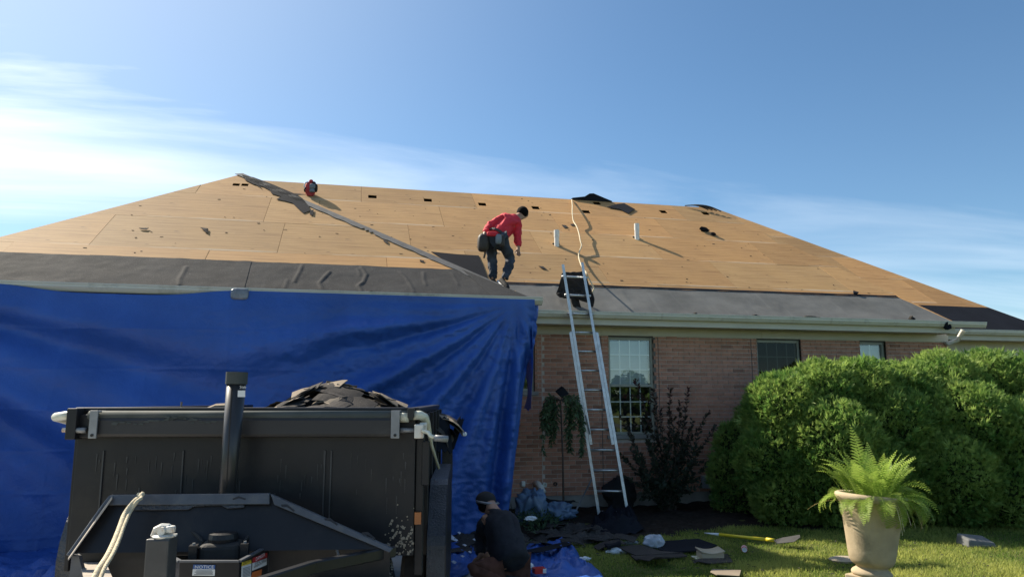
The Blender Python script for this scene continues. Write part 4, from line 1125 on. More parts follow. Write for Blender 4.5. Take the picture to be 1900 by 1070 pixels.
# the man kneeling beside the trailer
q2 = lambda x, y, Y: atY(820 + x / 6.69, 910 + y / 6.69, Y)
K = dict(pel=q2(880, 900, 6.95), mid=q2(800, 640, 7.10), che=q2(710, 400, 7.25), nec=q2(625, 225, 7.40), hea=q2(565, 165, 7.50), cro=q2(550, 120, 7.55),
         shl=q2(560, 360, 7.35), ell=q2(480, 620, 7.45), wrl=q2(490, 790, 7.30), shr=q2(850, 380, 7.20), elr=q2(760, 600, 7.75), wrr=q2(560, 800, 7.55),
         hil=q2(800, 960, 6.98), knl=q2(330, 960, 7.05), anl=q2(760, 1110, 6.9), hir=q2(900, 950, 7.05), knr=q2(480, 960, 7.42), anr=q2(860, 1120, 7.1))
man2 = thing('person', 'man in dark sweatshirt, cap and rust trousers kneeling beside the black trailer', 'person', (K['pel'].x - .1, K['pel'].y, 0))
f = Fig()
f.j('pel', K['pel'] + Vector((0, .05, .05)), .05).j('mid', K['mid'], .115, 'pel').j('che', K['che'], .12, 'mid').j('nec', K['nec'], .062, 'che').j('hea', K['hea'], .092, 'nec').j('cro', K['cro'], .08, 'hea')
f.j('nose', K['hea'] + Vector((-.06, .09, -.04)), .018, 'hea').j('ear', K['hea'] + Vector((-.092, -.01, -.05)), .018, 'hea')
for a in 'lr': f.j('sh' + a, K['sh' + a], .07, 'che').j('el' + a, K['el' + a], .045, 'sh' + a).j('wr' + a, K['wr' + a], .03, 'el' + a)
for a in 'lr': f.j('hi' + a, K['hi' + a] + Vector((0, .03, .01)), .035, 'pel').j('kn' + a, K['kn' + a], .05, 'hi' + a).j('an' + a, K['an' + a], .04, 'kn' + a)
f.hand('wrl', Vector((-.2, .4, -.5)), (1, .2, 0), .17, .5, 'l'); f.hand('wrr', Vector((-.5, .3, -.5)), (.3, 1, 0), .17, .5, 'r')
f.build('body', M['skin'], man2, 'pel')
f = Fig()
f.j('hem', K['pel'] - (K['mid'] - K['pel']) * .10, .175).j('mid', K['mid'], .18, 'hem').j('che', K['che'], .165, 'mid').j('col', K['nec'] - (K['nec'] - K['che']) * .18, .085, 'che')
for a in 'lr': f.j('sh' + a, K['sh' + a], .10, 'che').j('el' + a, K['el' + a], .072, 'sh' + a).j('wr' + a, K['wr' + a], .052, 'el' + a)
f.build('sweatshirt', M['sweat'], man2, 'mid')
f = Fig(); f.j('pel', K['pel'] + Vector((0, 0, -.02)), .15)
for a in 'lr': f.j('hi' + a, K['hi' + a], .125, 'pel').j('th' + a, K['hi' + a].lerp(K['kn' + a], .55), .105, 'hi' + a).j('kn' + a, K['kn' + a], .085, 'th' + a).j('an' + a, K['an' + a], .062, 'kn' + a)
f.build('trousers', M['brown_pants'], man2, 'pel')
m = MB(); blob(m, K['hea'].lerp(K['cro'], .6) + Vector((-.01, .0, .02)), .104, .112, .085, 18, 12, 1.0); cap = m.build('cap', M['jacket'], man2, smooth=True)
m = MB(); a = K['hea'] + Vector((0, 0, .02)); m.tube([a + Vector((math.cos(t) * .107, math.sin(t) * .107, -.012 * math.cos(t))) for t in np.linspace(math.pi * .9, math.pi * 2.1, 14)], .013, 6); m.build('cap_band', M['tape'], cap, smooth=True)
m = MB(); blob(m, K['hea'] + Vector((-.01, -.03, -.02)), .092, .082, .06, 14, 10, 1.0); m.build('hair', M['hair'], man2, smooth=True)
for a in 'lr': shoe(K['an' + a] + Vector((0, -.02, -.02)), K['an' + a] + Vector((.16, -.05, -.04)), man2, M['jacket'], M['black_rub'])

# ------------------------------------------------------------------ dump trailer
FW2 = (FWD - _R * .062).normalized()
D0 = 4.6
xl = atD(143, 815, D0).dot(_R); xr = atD(771, 815, D0).dot(_R); zt = atD(450, 759, D0).z; zb = atD(760, 1030, D0).z
TO = FWD * D0
MT = Matrix.Translation(TO) @ Matrix(((_R.x, FW2.x, 0, 0), (_R.y, FW2.y, 0, 0), (0, 0, 1, 0), (0, 0, 0, 1)))   # trailer frame: x right, y back from the front wall, z up
def T(x, y, z): return MT @ Vector((x, y, z))
tr = thing('dump_trailer', 'black dump trailer parked in front of the blue tarp, loaded with torn shingles', 'trailer', T((xl + xr) / 2, 1.6, 0) - Vector((0, 0, 0)), -YAW)
LEN = 3.5
def tb(name, boxes, mat, parent=tr, bev=.005):
    m = MB()
    for lo, hi in boxes: m.box(lo, hi, MT)
    o = m.build(name, M[mat], parent)
    if bev: mod_bevel(o, bev, 2)
    return o
fw = tb('front_wall', [((xl, 0, zb), (xr, .03, zt - .02))], 'black_paint')
M['lid_edge0'] = simple('rib_paint', (.035, .038, .042), .4, var=.3, scale=6)
# pressed ribs of the front wall
m = MB()
for px_ in (186, 335, 600, 612):
    x = atD(px_, 900, D0 - .01).dot(_R); m.box((x - .003, -.010, zb + .02), (x + .006, -.0005, zt - .25), MT)
m.build('wall_rib', M['lid_edge0'], fw, kind='stuff')
tb('side_wall', [((xl, .032, zb), (xl + .04, LEN, zt - .03))], 'black_paint'); tb('side_wall', [((xr - .04, .032, zb), (xr, LEN, zt - .03))], 'black_paint')
tb('tailgate', [((xl, LEN + .002, zb), (xr, LEN + .05, zt - .03))], 'black_paint'); tb('box_floor', [((xl + .042, .032, zb + .02), (xr - .042, LEN, zb + .06))], 'black_paint')
for a, b in (((xl - .02, -.02, zt - .018), (xr + .02, .05, zt + .012)), ((xl - .02, .052, zt - .028), (xl + .06, LEN + .05, zt + .010)), ((xr - .06, .052, zt - .028), (xr + .02, LEN + .05, zt + .010))):
    tb('top_rail', [(a, b)], 'black_paint', bev=.008)
for y in (.03, .62, 1.25, 1.9, 2.55, 3.2):
    tb('stake', [((xr + .002, y, zb - .12), (xr + .052, y + .085, zt - .035))], 'black_paint')
tb('stake', [((xl - .03, .03, zb - .1), (xl - .002, .1, zt - .035))], 'black_paint')
tb('chassis_beam', [((xl + .25, -.1, zb - .17), (xl + .35, LEN, zb - .005))], 'black_paint'); tb('chassis_beam', [((xr - .35, -.1, zb - .17), (xr - .25, LEN, zb - .005))], 'black_paint')
# fenders and wheels
def fender(x0, x1, pts, deep=None):
    m = MB(); n = len(pts); vs = []
    for y, z in pts: vs += [T(x0, y, z), T(x1, y, z), T(x1, y + .004, z - .012), T(x0, y + .004, z - .012)]
    fs = []
    for i in range(n - 1):
        for k in range(4): fs.append((i * 4 + k, i * 4 + (k + 1) % 4, (i + 1) * 4 + (k + 1) % 4, (i + 1) * 4 + k))
    m.add(vs, fs)
    # outer skirt
    xo = x1 if abs(x1) < abs(x0) else x0
    o = m.build('fender', M['diamond'], tr)
    m2 = MB(); top = [T(xo, y, z) for y, z in pts]; bot = [T(xo, y, z - .09) if deep is None else T(xo, y, min(z - .02, deep)) for y, z in pts]
    for i in range(n - 1): m2.plate([top[i], top[i + 1], bot[i + 1], bot[i]], _R * .006)
    m2.build('fender_skirt', M['black_paint'], o)
    return o
xf = atD(829, 930, D0 + .85).dot(_R) + .062 * .85
fender(xr + .055, xf, [(.50, .20), (.52, .74), (.54, .80), (.86, 1.10), (.95, 1.13), (2.3, 1.13), (2.5, .98), (2.55, .35)], .20)
xo = atD(112, 1012, D0 + .35).dot(_R)
fender(xo, xl - .02, [(.35 + .62 * (1 - math.cos(t)), .62 + .58 * math.sin(t)) for t in np.linspace(-.75, math.pi / 2, 12)] + [(2.2, 1.2), (2.5, .6)])
for x, s_ in ((xr - .12, 1), (xl + .02, -1)):
    for y in (1.05, 1.92):
        m = MB(); R_ = Matrix.Translation(T(x, y, .375)) @ Matrix(((FWD.x, 0, _R.x * 1, 0), (FWD.y, 0, _R.y, 0), (0, 1, 0, 0), (0, 0, 0, 1)))
        m.lathe([(.22, 0), (.33, .0), (.37, .03), (.375, .1), (.37, .17), (.33, .20), (.22, .20)], 36, R_); w = m.build('wheel', M['black_rub'], tr, smooth=False)
        m = MB(); m.lathe([(.05, .17), (.12, .16), (.2, .12), (.22, .19), (.205, .2), (.18, .14), (.1, .185), (.05, .19)], 24, R_); m.build('rim', M['grey_metal'], w)
# tarp roller along the front
tb('tarp_cover', [((atD(166, 790, 4.54).dot(_R), -.10, atD(450, 811, 4.5).z), (atD(741, 790, 4.54).dot(_R), -.03, zt - .045))], 'vinyl', bev=.02)
m = MB(); zc_ = zt - .035
m.tube([T(atD(164, 765, 4.52).dot(_R), -.07, zc_), T(atD(765, 765, 4.52).dot(_R), -.07, zc_)], .028, 14); m.build('roller_tube', M['dull_metal'], tr, smooth=True)
m = MB(); m.tube([T(atD(740, 768, 4.5).dot(_R), -.075, zc_ - .01), T(atD(756, 768, 4.5).dot(_R), -.075, zc_ - .01)], .032, 14); m.build('tube_sleeve', M['cream_metal'], tr, smooth=True)
for a, b in ((163, 178), (723, 739)):
    x0, x1 = atD(a, 790, 4.48).dot(_R), atD(b, 790, 4.48).dot(_R)
    br = tb('roller_bracket', [((x0, -.125, atD(450, 813, 4.47).z), (x1, -.112, zt - .005)), ((x0, -.111, zt - .018), (x1, -.02, zt - .006))], 'grey_metal', bev=.003)
    m = MB(); m.lathe([(.009, 0), (.009, .006)], 10, Matrix.Translation(T((x0 + x1) / 2, -.126, atD(450, 807, 4.47).z)) @ Matrix.Rotation(math.pi / 2, 4, 'X')); m.build('bolt', M['ink'], br)
for a, b, y0, y1 in ((121, 140, 757, 815), (754, 766, 757, 775)):
    tb('roller_clamp', [((atD(a, 790, 4.5).dot(_R), -.11, atD(450, y1, 4.5).z), (atD(b, 790, 4.5).dot(_R), -.02, atD(450, y0, 4.5).z))], 'black_paint')
tb('corner_plate', [((atD(140, 790, 4.53).dot(_R), -.06, atD(450, 812, 4.5).z), (atD(165, 790, 4.53).dot(_R), -.01, zt - .03))], 'black_paint')
m = MB(); m.tube([T(xl + .03, -.06, zc_ + .0), T(atD(122, 765, 4.54).dot(_R), -.06, zc_ - .002), T(atD(108, 768, 4.6).dot(_R), -.02, zc_ - .012), T(atD(104, 770, 4.65).dot(_R), .1, zc_ - .02), T(atD(104, 770, 4.65).dot(_R), 1.4, zc_ - .25)], .027, 12); m.build('tarp_arm', M['cream_metal'], tr, smooth=True)
m = MB(); m.tube([T(atD(765, 768, 4.52).dot(_R), -.06, zc_), T(atD(778, 768, 4.54).dot(_R), -.05, zc_), T(atD(787, 772, 4.58).dot(_R), .0, zc_ - .015), T(atD(792, 780, 4.62).dot(_R), .06, zc_ - .05), T(atD(800, 820, 4.7).dot(_R), .3, zc_ - .2), T(atD(814, 868, 4.9).dot(_R), .8, atD(814, 868, 5.4).z)], [.028, .028, .027, .022, .011, .010], 12); m.build('tarp_arm', M['cream_metal'], tr, smooth=True)
m = MB(); z1 = atD(450, 798, 4.5).z
m.tube([T(atD(108, 797, 4.5).dot(_R), -.06, z1), T(atD(124, 797, 4.5).dot(_R), -.06, z1)], .014, 10); m.build('axle_end', M['white_cast'], tr, smooth=True)
m = MB(); m.tube([T(atD(135, 797, 4.5).dot(_R), -.09, z1), T(atD(156, 797, 4.5).dot(_R), -.09, z1)], .017, 10); m.build('axle_end', M['grey_metal'], tr, smooth=True)
m = MB(); m.tube([T(atD(741, 798, 4.5).dot(_R), -.09, z1), T(atD(766, 798, 4.5).dot(_R), -.09, z1)], [.016, .012], 10); m.build('axle_end', M['grey_metal'], tr, smooth=True)
gb = tb('crank_gearbox', [((atD(766, 800, 4.46).dot(_R), -.15, atD(450, 813, 4.46).z), (atD(783, 800, 4.46).dot(_R), -.07, atD(450, 787, 4.46).z)), ((atD(774, 800, 4.46).dot(_R), -.069, atD(450, 800, 4.46).z), (atD(788, 800, 4.46).dot(_R), -.03, atD(450, 784, 4.46).z))], 'white_cast', bev=.006)
m = MB(); m.tube([atD(783, 799, 4.44), atD(795, 802, 4.42), atD(798, 808, 4.41), atD(806, 811, 4.4)], .012, 8); m.build('crank_arm', M['cream_metal'], gb, smooth=True)
m = MB(); m.tube([atD(805, 812, 4.4), atD(831, 814, 4.42)], .019, 12); m.build('crank_handle', M['grey_metal'], gb, smooth=True)
tb('latch_box', [((atD(783, 850, 4.62).dot(_R), .02, atD(450, 900, 4.62).z), (atD(797, 850, 4.62).dot(_R), .06, atD(450, 818, 4.62).z))], 'black_paint')
m = MB(); c = atD(770, 962, 4.58); m.box((-.02, -.02, -.035), (.02, .01, .035), Matrix.Translation(T(xr + .02, .02, c.z))); m.build('marker_light', M['amber'], tr)
# hoist cylinder
m = MB(); a, b, c_ = atD(414, 1000, 4.415), atD(438.5, 712, 4.40), atD(440, 690, 4.40)
m.tube([a, b], [.042, .0555], 24); cyl = m.build('hoist_cylinder', simple('cylinder_black', (.030, .031, .034), .35, var=.2, scale=3), tr, smooth=False)
for p in cyl.data.polygons: p.use_smooth = len(p.vertices) == 4
m = MB(); m.tube([b + Vector((0, 0, -.001)), c_], .0625, 24); capo = m.build('cylinder_cap', M['dull_metal'], cyl)
m = MB(); m.tube([atD(430, 720, 4.345), atD(420, 905, 4.365)], .004, 5); m.build('weld_seam', M['black_paint'], cyl)
def isect(px, py, p0, n): r = ray(px, py); return EYEP + r * ((p0 - EYEP).dot(n) / r.dot(n))
def label_plate(poly, mat, parent, name='sticker', off=None, th=.0015):
    m = MB(); m.plate([p + (off or Vector()) for p in poly], (off or -FWD).normalized() * th); return m.build(name, M[mat], parent)
def text(txt, p0, xdir, up, h, mat, parent, off, name='lettering', width=None):
    cu = bpy.data.curves.new('t', 'FONT'); cu.body = txt; cu.size = 1; cu.resolution_u = 2
    to = bpy.data.objects.new('t', cu); COL.objects.link(to)
    bpy.context.view_layer.update()
    me = bpy.data.meshes.new_from_object(to.evaluated_get(bpy.context.evaluated_depsgraph_get()))
    bpy.data.objects.remove(to)
    v = np.array([x.co for x in me.vertices]); lo, hi = v.min(0), v.max(0)
    sy = h / max(hi[1] - lo[1], 1e-3); sx = sy if width is None else width / (hi[0] - lo[0])
    xdir = xdir.normalized(); up = up.normalized()
    for x, k in zip(me.vertices, v): x.co = p0 + xdir * ((k[0] - lo[0]) * sx) + up * ((k[1] - lo[1]) * sy) + off
    me.materials.clear(); me.materials.append(M[mat]); me.name = name
    o = bpy.data.objects.new(name, me); put(o, parent); return o
UP = Vector((0, 0, 1)); TC = -FWD
# sticker on the cylinder
st = label_plate([atD(x, y, 4.336) for x, y in ((441.5, 724), (455, 724), (455, 736), (441, 736))], 'paper', cyl)
text('Stab', atD(445, 720, 4.334), _R, UP, .016, 'paper', cyl, TC * .002)
# raised lid of the tongue box
def lidp(x, y): t = (1030 - y) / 110; return atD(x, y, 4.12 + .14 * max(0, min(1, t)))
m = MB(); m.plate([lidp(*p) + FWD * .035 for p in ((127, 1028), (192, 924), (499, 920), (722, 1020))], FWD * .006); lid = m.build('box_lid', M['black_paint'], tr)
def lidstrip(pts, mat, name='lid_flange', th=.03, off=0.0):
    m = MB(); m.plate([lidp(*p) + FWD * (.034 - off) for p in pts], FWD * -th); return mod_bevel(m.build(name, M[mat], lid), .003, 1)
M['lid_edge'] = simple('lid_paint', (.075, .082, .095), .45, var=.25, scale=6, dirt=(.11, .11, .105), dscale=12)
lidstrip([(203, 918), (499, 915), (499, 935), (188, 937)], 'lid_edge'); lidstrip([(501, 916), (690, 1000), (728, 1018), (722, 1025), (700, 1015), (508, 936)], 'lid_edge'); lidstrip([(121, 1030), (187, 937), (202, 918), (196, 935), (190, 941), (128, 1031)], 'lid_edge')
lidstrip([(250, 933), (452, 931), (450, 942), (419, 944), (408, 938), (357, 940), (346, 946), (243, 947)], 'diamond', 'tread_lip', .014, .003)
m = MB(); a0, b0_, c0_ = lidp(122, 1030) + FWD * .03, lidp(189, 932) + FWD * .03, lidp(203, 917) + FWD * .03; ofs = _R * .028 - UP * .016 - FWD * .055
m.plate([a0, c0_, c0_ + ofs, a0 + ofs], _R * .004 - UP * .004); m.build('lid_flange', M['sunplate'], lid)  # edge strip coloured pale to look sunlit
for px_, py_ in ((445, 923), (535, 940), (615, 966), (685, 992)):
    sl_ = 0 if px_ < 500 else .42
    lidstrip([(px_ - 14, py_ + 1 - 14 * sl_), (px_ - 2, py_ - 4 - 4 * sl_), (px_ + 12, py_ + 1 + 12 * sl_), (px_ + 10, py_ + 4 + 12 * sl_), (px_ - 2, py_ + 1 - 2 * sl_), (px_ - 13, py_ + 4 - 12 * sl_)], 'ink', 'lid_notch', .004, .0305)
m = MB(); m.tube([atD(385, 952, 4.36), atD(392, 952, 4.36), atD(405, 953, 4.36)], [.009, .009, .004], 8); m.build('lid_latch', M['white_cast'], lid)
# the tongue box below
FP, FN = atD(400, 1042, 3.87), FWD
E0, E1 = atD(444, 1042, 3.87), atD(498, 1013, 4.27); L0, L1 = atD(334, 1040, 3.87), atD(280, 1013, 4.27)
zbx = E0.z
def panel(name, a, b, drop, mat='black_paint'):
    a = Vector((a.x, a.y, zbx)); b = Vector((b.x, b.y, zbx)); m = MB()
    m.plate([a, b, b - UP * drop, a - UP * drop], FWD * .012); return m.build(name, M[mat], tr)
bf = panel('box_front', L0, E0, .30); bs = panel('box_side', E0, E1, .30); panel('box_side', L0, L1, .30)
R1 = atD(724, 1011, 4.30); panel('box_side', E1 + FWD * .013, R1, .30); panel('box_side', L1 + FWD * .013, atD(150, 1012, 4.30), .30)
for a, b in ((L0, E0), (E0, E1), (E1, R1), (L0, L1)):
    m = MB(); a = Vector((a.x, a.y, zbx + .004)); b = Vector((b.x, b.y, zbx + .004)); m.bar(a, b, .022, .010); m.build('box_rim', M['lid_edge'], tr)
off = TC * .003
def onF(x, y): return isect(x, y, E0, FWD) + off
label_plate([onF(*p) for p in ((359.5, 1046), (400, 1047), (399.5, 1054.5), (358.5, 1054))], 'blue_print', bf, 'notice_sticker'); ns = label_plate([onF(*p) for p in ((358.5, 1054.6), (399.5, 1055), (399, 1067), (357, 1066.5))], 'paper', bf, 'notice_sticker')
text('NOTICE', onF(362.5, 1053.4), _R, UP, onF(0, 1047.5).z - onF(0, 1053.4).z, 'paper', bf, TC * .003, width=(onF(397, 1050) - onF(362, 1050)).length)
for k, (a, b) in enumerate(((365, 394), (362, 396), (365, 395), (361, 396))):
    label_plate([onF(*p) + TC * .002 for p in ((a, 1057 + k * 2.3), (b, 1057 + k * 2.3), (b, 1058.1 + k * 2.3), (a, 1058.1 + k * 2.3))], 'paper_ink', bf, 'fine_print')
sn = (E1 - E0).cross(UP).normalized(); sn = sn if sn.dot(FWD) > 0 else -sn
sd_ = Vector((E1.x - E0.x, E1.y - E0.y, 0)).normalized(); so_ = -sn * .003
def onS(x, y): return isect(x, y, E0, sn) + so_
label_plate([onS(*p) for p in ((448, 1042), (465.5, 1037), (465.5, 1044), (447.5, 1049.5))], 'yellow_print', bs, 'caution_sticker'); label_plate([onS(*p) for p in ((447.4, 1049.8), (465.4, 1044.3), (464.5, 1072), (446, 1077))], 'paper', bs, 'caution_sticker')
text('CAUTION', onS(449, 1048), sd_, UP, .017, 'ink', bs, -sn * .003, width=(onS(464, 1043) - onS(449, 1047)).length)
for k in range(7): label_plate([onS(*p) - sn * .002 for p in ((449, 1053.5 + k * 2.6), (463, 1049.5 + k * 2.6), (463, 1050.6 + k * 2.6), (449, 1054.6 + k * 2.6))], 'paper_ink', bs, 'fine_print')
label_plate([onS(*p) for p in ((468, 1034), (495, 1024), (494.5, 1034), (467.5, 1043.5))], 'red_print', bs, 'danger_sticker'); label_plate([onS(*p) for p in ((467.5, 1043.8), (494.4, 1034.3), (494, 1047), (466.5, 1058))], 'paper', bs, 'danger_sticker')
text('DANGER', onS(472.5, 1040.3), sd_, UP, .019, 'paper', bs, -sn * .003, width=(onS(490, 1033) - onS(473, 1039)).length)
text('STAND CLEAR', onS(471, 1047.5), sd_, UP, .013, 'ink', bs, -sn * .003, width=(onS(491, 1040) - onS(471, 1047)).length)
text('WHEN DUMPING', onS(469, 1054), sd_, UP, .013, 'ink', bs, -sn * .003, width=(onS(492.5, 1046) - onS(469, 1054)).length)
label_plate([onS(*p) for p in ((467, 1061), (485, 1055), (484, 1066), (464, 1074))], 'orange', bs, 'orange_sticker')
# pump unit in the box
pc = atD(413, 1015, 4.12); m = MB(); blob(m, pc + Vector((0, 0, -.05)), .115, .10, .085, 20, 10, .35); pu = m.build('pump_unit', M['black_rub'], tr, smooth=False)
m = MB(); m.lathe([(.075, 0), (.078, .02), (.072, .045), (.05, .05)], 20, Matrix.Translation(pc + Vector((0, 0, .03)))); m.build('pump_cap', M['black_paint'], pu)
for dx in (-.13, .125):
    m = MB(); m.box((pc.x + dx - .02, pc.y - .12, pc.z - .2), (pc.x + dx + .02, pc.y - .06, pc.z + .035)); pm = m.build('pump_clamp', M['black_paint'], pu)
    m = MB(); m.lathe([(.008, 0), (.008, .01)], 8, Matrix.Translation((pc.x + dx, pc.y - .09, pc.z + .035))); m.build('bolt', M['grey_metal'], pm)
m = MB(); m.tube([atD(617, 992, 4.30), atD(628, 1030, 4.2)], .007, 8); m.tube([atD(616, 990, 4.3), atD(618, 996, 4.3)], .011, 8); m.build('prop_rod', M['grey_metal'], tr)
m = MB()
for k, (pp) in enumerate((((452, 1006, 4.15), (470, 985, 4.25), (500, 975, 4.3), (560, 1000, 4.32), (600, 1020, 4.3)), ((378, 1006, 4.15), (355, 985, 4.22), (330, 990, 4.25), (310, 1012, 4.28)))):
    m.tube(smooth_path([atD(*p) for p in pp]), .010, 8)
m.build('hydraulic_hose', M['black_rub'], tr, smooth=True)
# tongue frame
m = MB(); m.plate([atZ(x, y, .80) for x, y in ((144, 1026), (178, 1040), (200, 1053), (218, 1095), (160, 1095))], (0, 0, .006)); m.build('deck_plate', M['sunplate'], tr)  # its sunlit look is put into the colour
m = MB(); m.plate([atD(x, y, 4.14) for x, y in ((133, 1029), (146, 1031), (166, 1110), (124, 1110))], FWD * .03); m.build('frame_gusset', M['lid_edge'], tr)
m = MB(); m.bar(atD(728, 1022, 4.42), atD(578, 1052, 3.78), .05, .06); m.bar(atD(578, 1052, 3.78), atD(430, 1100, 3.2), .05, .06); m.build('tongue_beam', M['black_paint'], tr)
m = MB(); gpl = [atZ(x, y, .70) for x, y in ((726, 1032), (742, 1110), (540, 1110), (600, 1062), (660, 1042))]; m.plate(gpl, (0, 0, -.01)); gpo = m.build('tongue_deck', M['black_paint'], tr)
m = MB()
for k in range(420):
    x, y = random.uniform(585, 728), random.uniform(1036, 1085)
    if y < 1032 + (728 - x) * .28: continue
    p = atZ(x, y, .70); r = random.choice((.004, .006, .008, .013)); vs = [p + Vector((random.uniform(-r, r), random.uniform(-r, r), random.uniform(0, r * 1.2))) for _ in range(5)]
    vs = [p + Vector((-r, -r * .6, 0)), p + Vector((r, -r * .8, 0)), p + Vector((r * .3, r, 0)), p + Vector((random.uniform(-.4, .4) * r, 0, r))]
    m.add(vs, [(0, 1, 3), (1, 2, 3), (2, 0, 3)])
m.build('shingle_grit', M['stone'], gpo, kind='stuff')
m = MB()
for k in range(110):
    x, y = random.gauss(745, 16), random.gauss(1000, 26)
    if not (700 < x < 768 and 930 < y < 1028): continue
    p = atD(x, y, D0 - .004); r = random.choice((.003, .004, .005, .009)); m.plate([p + _R * a * r + UP * b * r for a, b in ((-1, -.6), (.7, -1), (1, .5), (-.2, 1))], -FWD * .002)
m.build('mud_speck', M['stone'], fw, kind='stuff')
m = MB()
for k in range(46):
    x = random.gauss(330, 60); y = 781 + random.gauss(0, 2.2) + 4 * math.sin(x / 30)
    if 200 < x < 405:
        p = atD(x, y, 4.497); r = random.uniform(.004, .016); m.plate([p + _R * a * r * 1.6 + UP * b * r * .4 for a, b in ((-1, -.6), (.7, -1), (1, .5), (-.2, 1))], -FWD * .002)
m.build('scuff_mark', M['dull_metal'], fw, kind='stuff')
m = MB()
for k in range(70):
    x = random.uniform(180, 755); y = random.uniform(830, 925); p = atD(x, y, D0 - .003); w = random.uniform(.0015, .005); h = random.uniform(.02, .11)
    m.plate([p - _R * w, p + _R * w, p + _R * w * .3 - UP * h, p - _R * w * .4 - UP * h * .9], -FWD * .001)
m.build('dust_run', M['lid_edge0'], fw, kind='stuff')
tb('rear_step', [((xr - .25, -.25, zb - .28), (xr - .16, .0, zb - .02))], 'dull_metal')
# jack post
jk = tb('jack_post', [((atD(276, 1040, 3.4).dot(_R) - .076, -1.25, .1), (atD(319, 1040, 3.4).dot(_R) - .076, -1.14, atD(300, 996, 3.4).z))], 'grey_metal', bev=.008)
jk.data.materials[0] = simple('jack_paint', (.045, .046, .047), .45, var=.3, scale=5, dirt=(.09, .085, .08), dscale=6)
t0 = atD(303, 996, 3.4)
m = MB(); m.lathe([(.045, 0), (.048, .008), (.03, .014)], 16, Matrix.Translation(t0 + FWD * .0)); m.tube([t0 + _R * a + UP * b for a, b in ((-.045, .004), (-.035, .035), (-.01, .048), (.02, .046), (.035, .035))], .013, 8); m.tube([t0 + _R * .0 + UP * .03 - FWD * .03, t0 + UP * .03 + FWD * .03], .018, 10); m.box((.0, -.015, .005), (.055, .015, .012), Matrix.Translation(t0)); blob(m, t0 + _R * .03 + UP * .035, .022, .02, .016, 10, 8, .6)
m.build('chain_hook', M['white_cast'], jk, smooth=False)
# rope tied to the lid
m = MB(); ra = [(265, 915, 4.22), (259, 922, 4.19), (248, 931, 4.14), (232, 952, 4.08), (222, 978, 3.95), (212, 1003, 3.82), (199, 1030, 3.66), (181, 1058, 3.5), (168, 1090, 3.4)]
m.tube(smooth_path([atD(*p) for p in ra]), .0135, 8)
rb_ = [(257, 916, 4.22), (262, 923, 4.18), (254, 930, 4.13), (241, 950, 4.1), (230, 975, 3.97), (221, 1000, 3.84), (209, 1027, 3.68), (193, 1055, 3.52), (180, 1090, 3.4)]
m.tube(smooth_path([atD(*p) for p in rb_]), .010, 8); m.build('rope', M['rope'], smooth=True, label='doubled cream rope running down from the raised lid of the trailer box', cat='rope')

# the load of torn shingles
def bent_sheet(name, c, w, l, rot, bend, mat, seed, th=.006, **kw):
    rnd = random.Random(seed); n, k = 7, 5; m = MB()
    jag = [rnd.uniform(.75, 1.05) for _ in range(n + 1)]; jag2 = [rnd.uniform(.8, 1.05) for _ in range(n + 1)]
    Rm = Matrix.Rotation(rot[2], 3, 'Z') @ Matrix.Rotation(rot[0], 3, 'X') @ Matrix.Rotation(rot[1], 3, 'Y')
    top = []
    for j in range(k + 1):
        for i in range(n + 1):
            u = (i / n - .5) * w; v = (j / k - .5) * l * (jag[i] if j == k else jag2[i] if j == 0 else 1)
            hgt = -bend * (u * u) / w * 2 - bend * .3 * v * v / l + .012 * noise.noise(Vector((u * 6, v * 6, seed)))
            top.append(Rm @ Vector((u, v, hgt)) + Vector(c))
    W_ = n + 1; fs = [(j * W_ + i, j * W_ + i + 1, (j + 1) * W_ + i + 1, (j + 1) * W_ + i) for j in range(k) for i in range(n)]
    m.add(top, fs); o = m.build(name, mat, **kw); s = o.modifiers.new('thick', 'SOLIDIFY'); s.thickness = th; s.offset = 0
    return o
hc = atD(640, 757, 6.3)
def mound_z(dx, dy): return 1.47 + .33 * math.exp(-((dx + .06) / .46) ** 2 - (dy / .75) ** 2) + .12 * math.exp(-((dx - .45) / .3) ** 2 - ((dy - .3) / .7) ** 2)
def mound(u, v):
    x = xl + .06 + u * (xr - xl - .12); y = .05 + v * (LEN - .1); p = T(x, y, 0)
    dx, dy = x - hc.dot(_R) - .02, y - 1.7
    return Vector((p.x, p.y, mound_z(dx, dy) - .03 + .05 * fbm(x * 4, y * 4) - (.08 if v < .1 else 0)))
grid_mesh(50, 60, mound).build('shingle_load', M['shingle'], kind='stuff', label='heap of torn shingles filling the box of the black trailer')
for k in range(72):
    dx, dy = random.uniform(-.5, .68), random.uniform(-.85, .75)
    x, y = hc.dot(_R) + dx + .02, 1.7 + dy
    if x > xr - .15: continue
    e = .05; gx_ = (mound_z(dx + e, dy) - mound_z(dx - e, dy)) / (2 * e); gy_ = (mound_z(dx, dy + e) - mound_z(dx, dy - e)) / (2 * e)
    p = T(x, y, mound_z(dx, dy) + .025 + random.uniform(0, .02))
    bent_sheet('torn_shingle', p, random.uniform(.15, .34), random.uniform(.12, .24), (math.atan(gy_) + random.uniform(-.2, .2), -math.atan(gx_) + random.uniform(-.2, .2), random.uniform(-.5, .5) - YAW), random.uniform(0, .25), M['shingle_back'] if k % 5 == 0 else M['shingle'], 100 + k, cat='shingle',
               label='tan-backed torn shingle lying upside down in the trailer heap' if k % 5 == 0 else 'dark torn shingle lying granule side up in the trailer heap', group='tan shingle backs in the trailer heap' if k % 5 == 0 else 'dark torn shingles in the trailer heap')
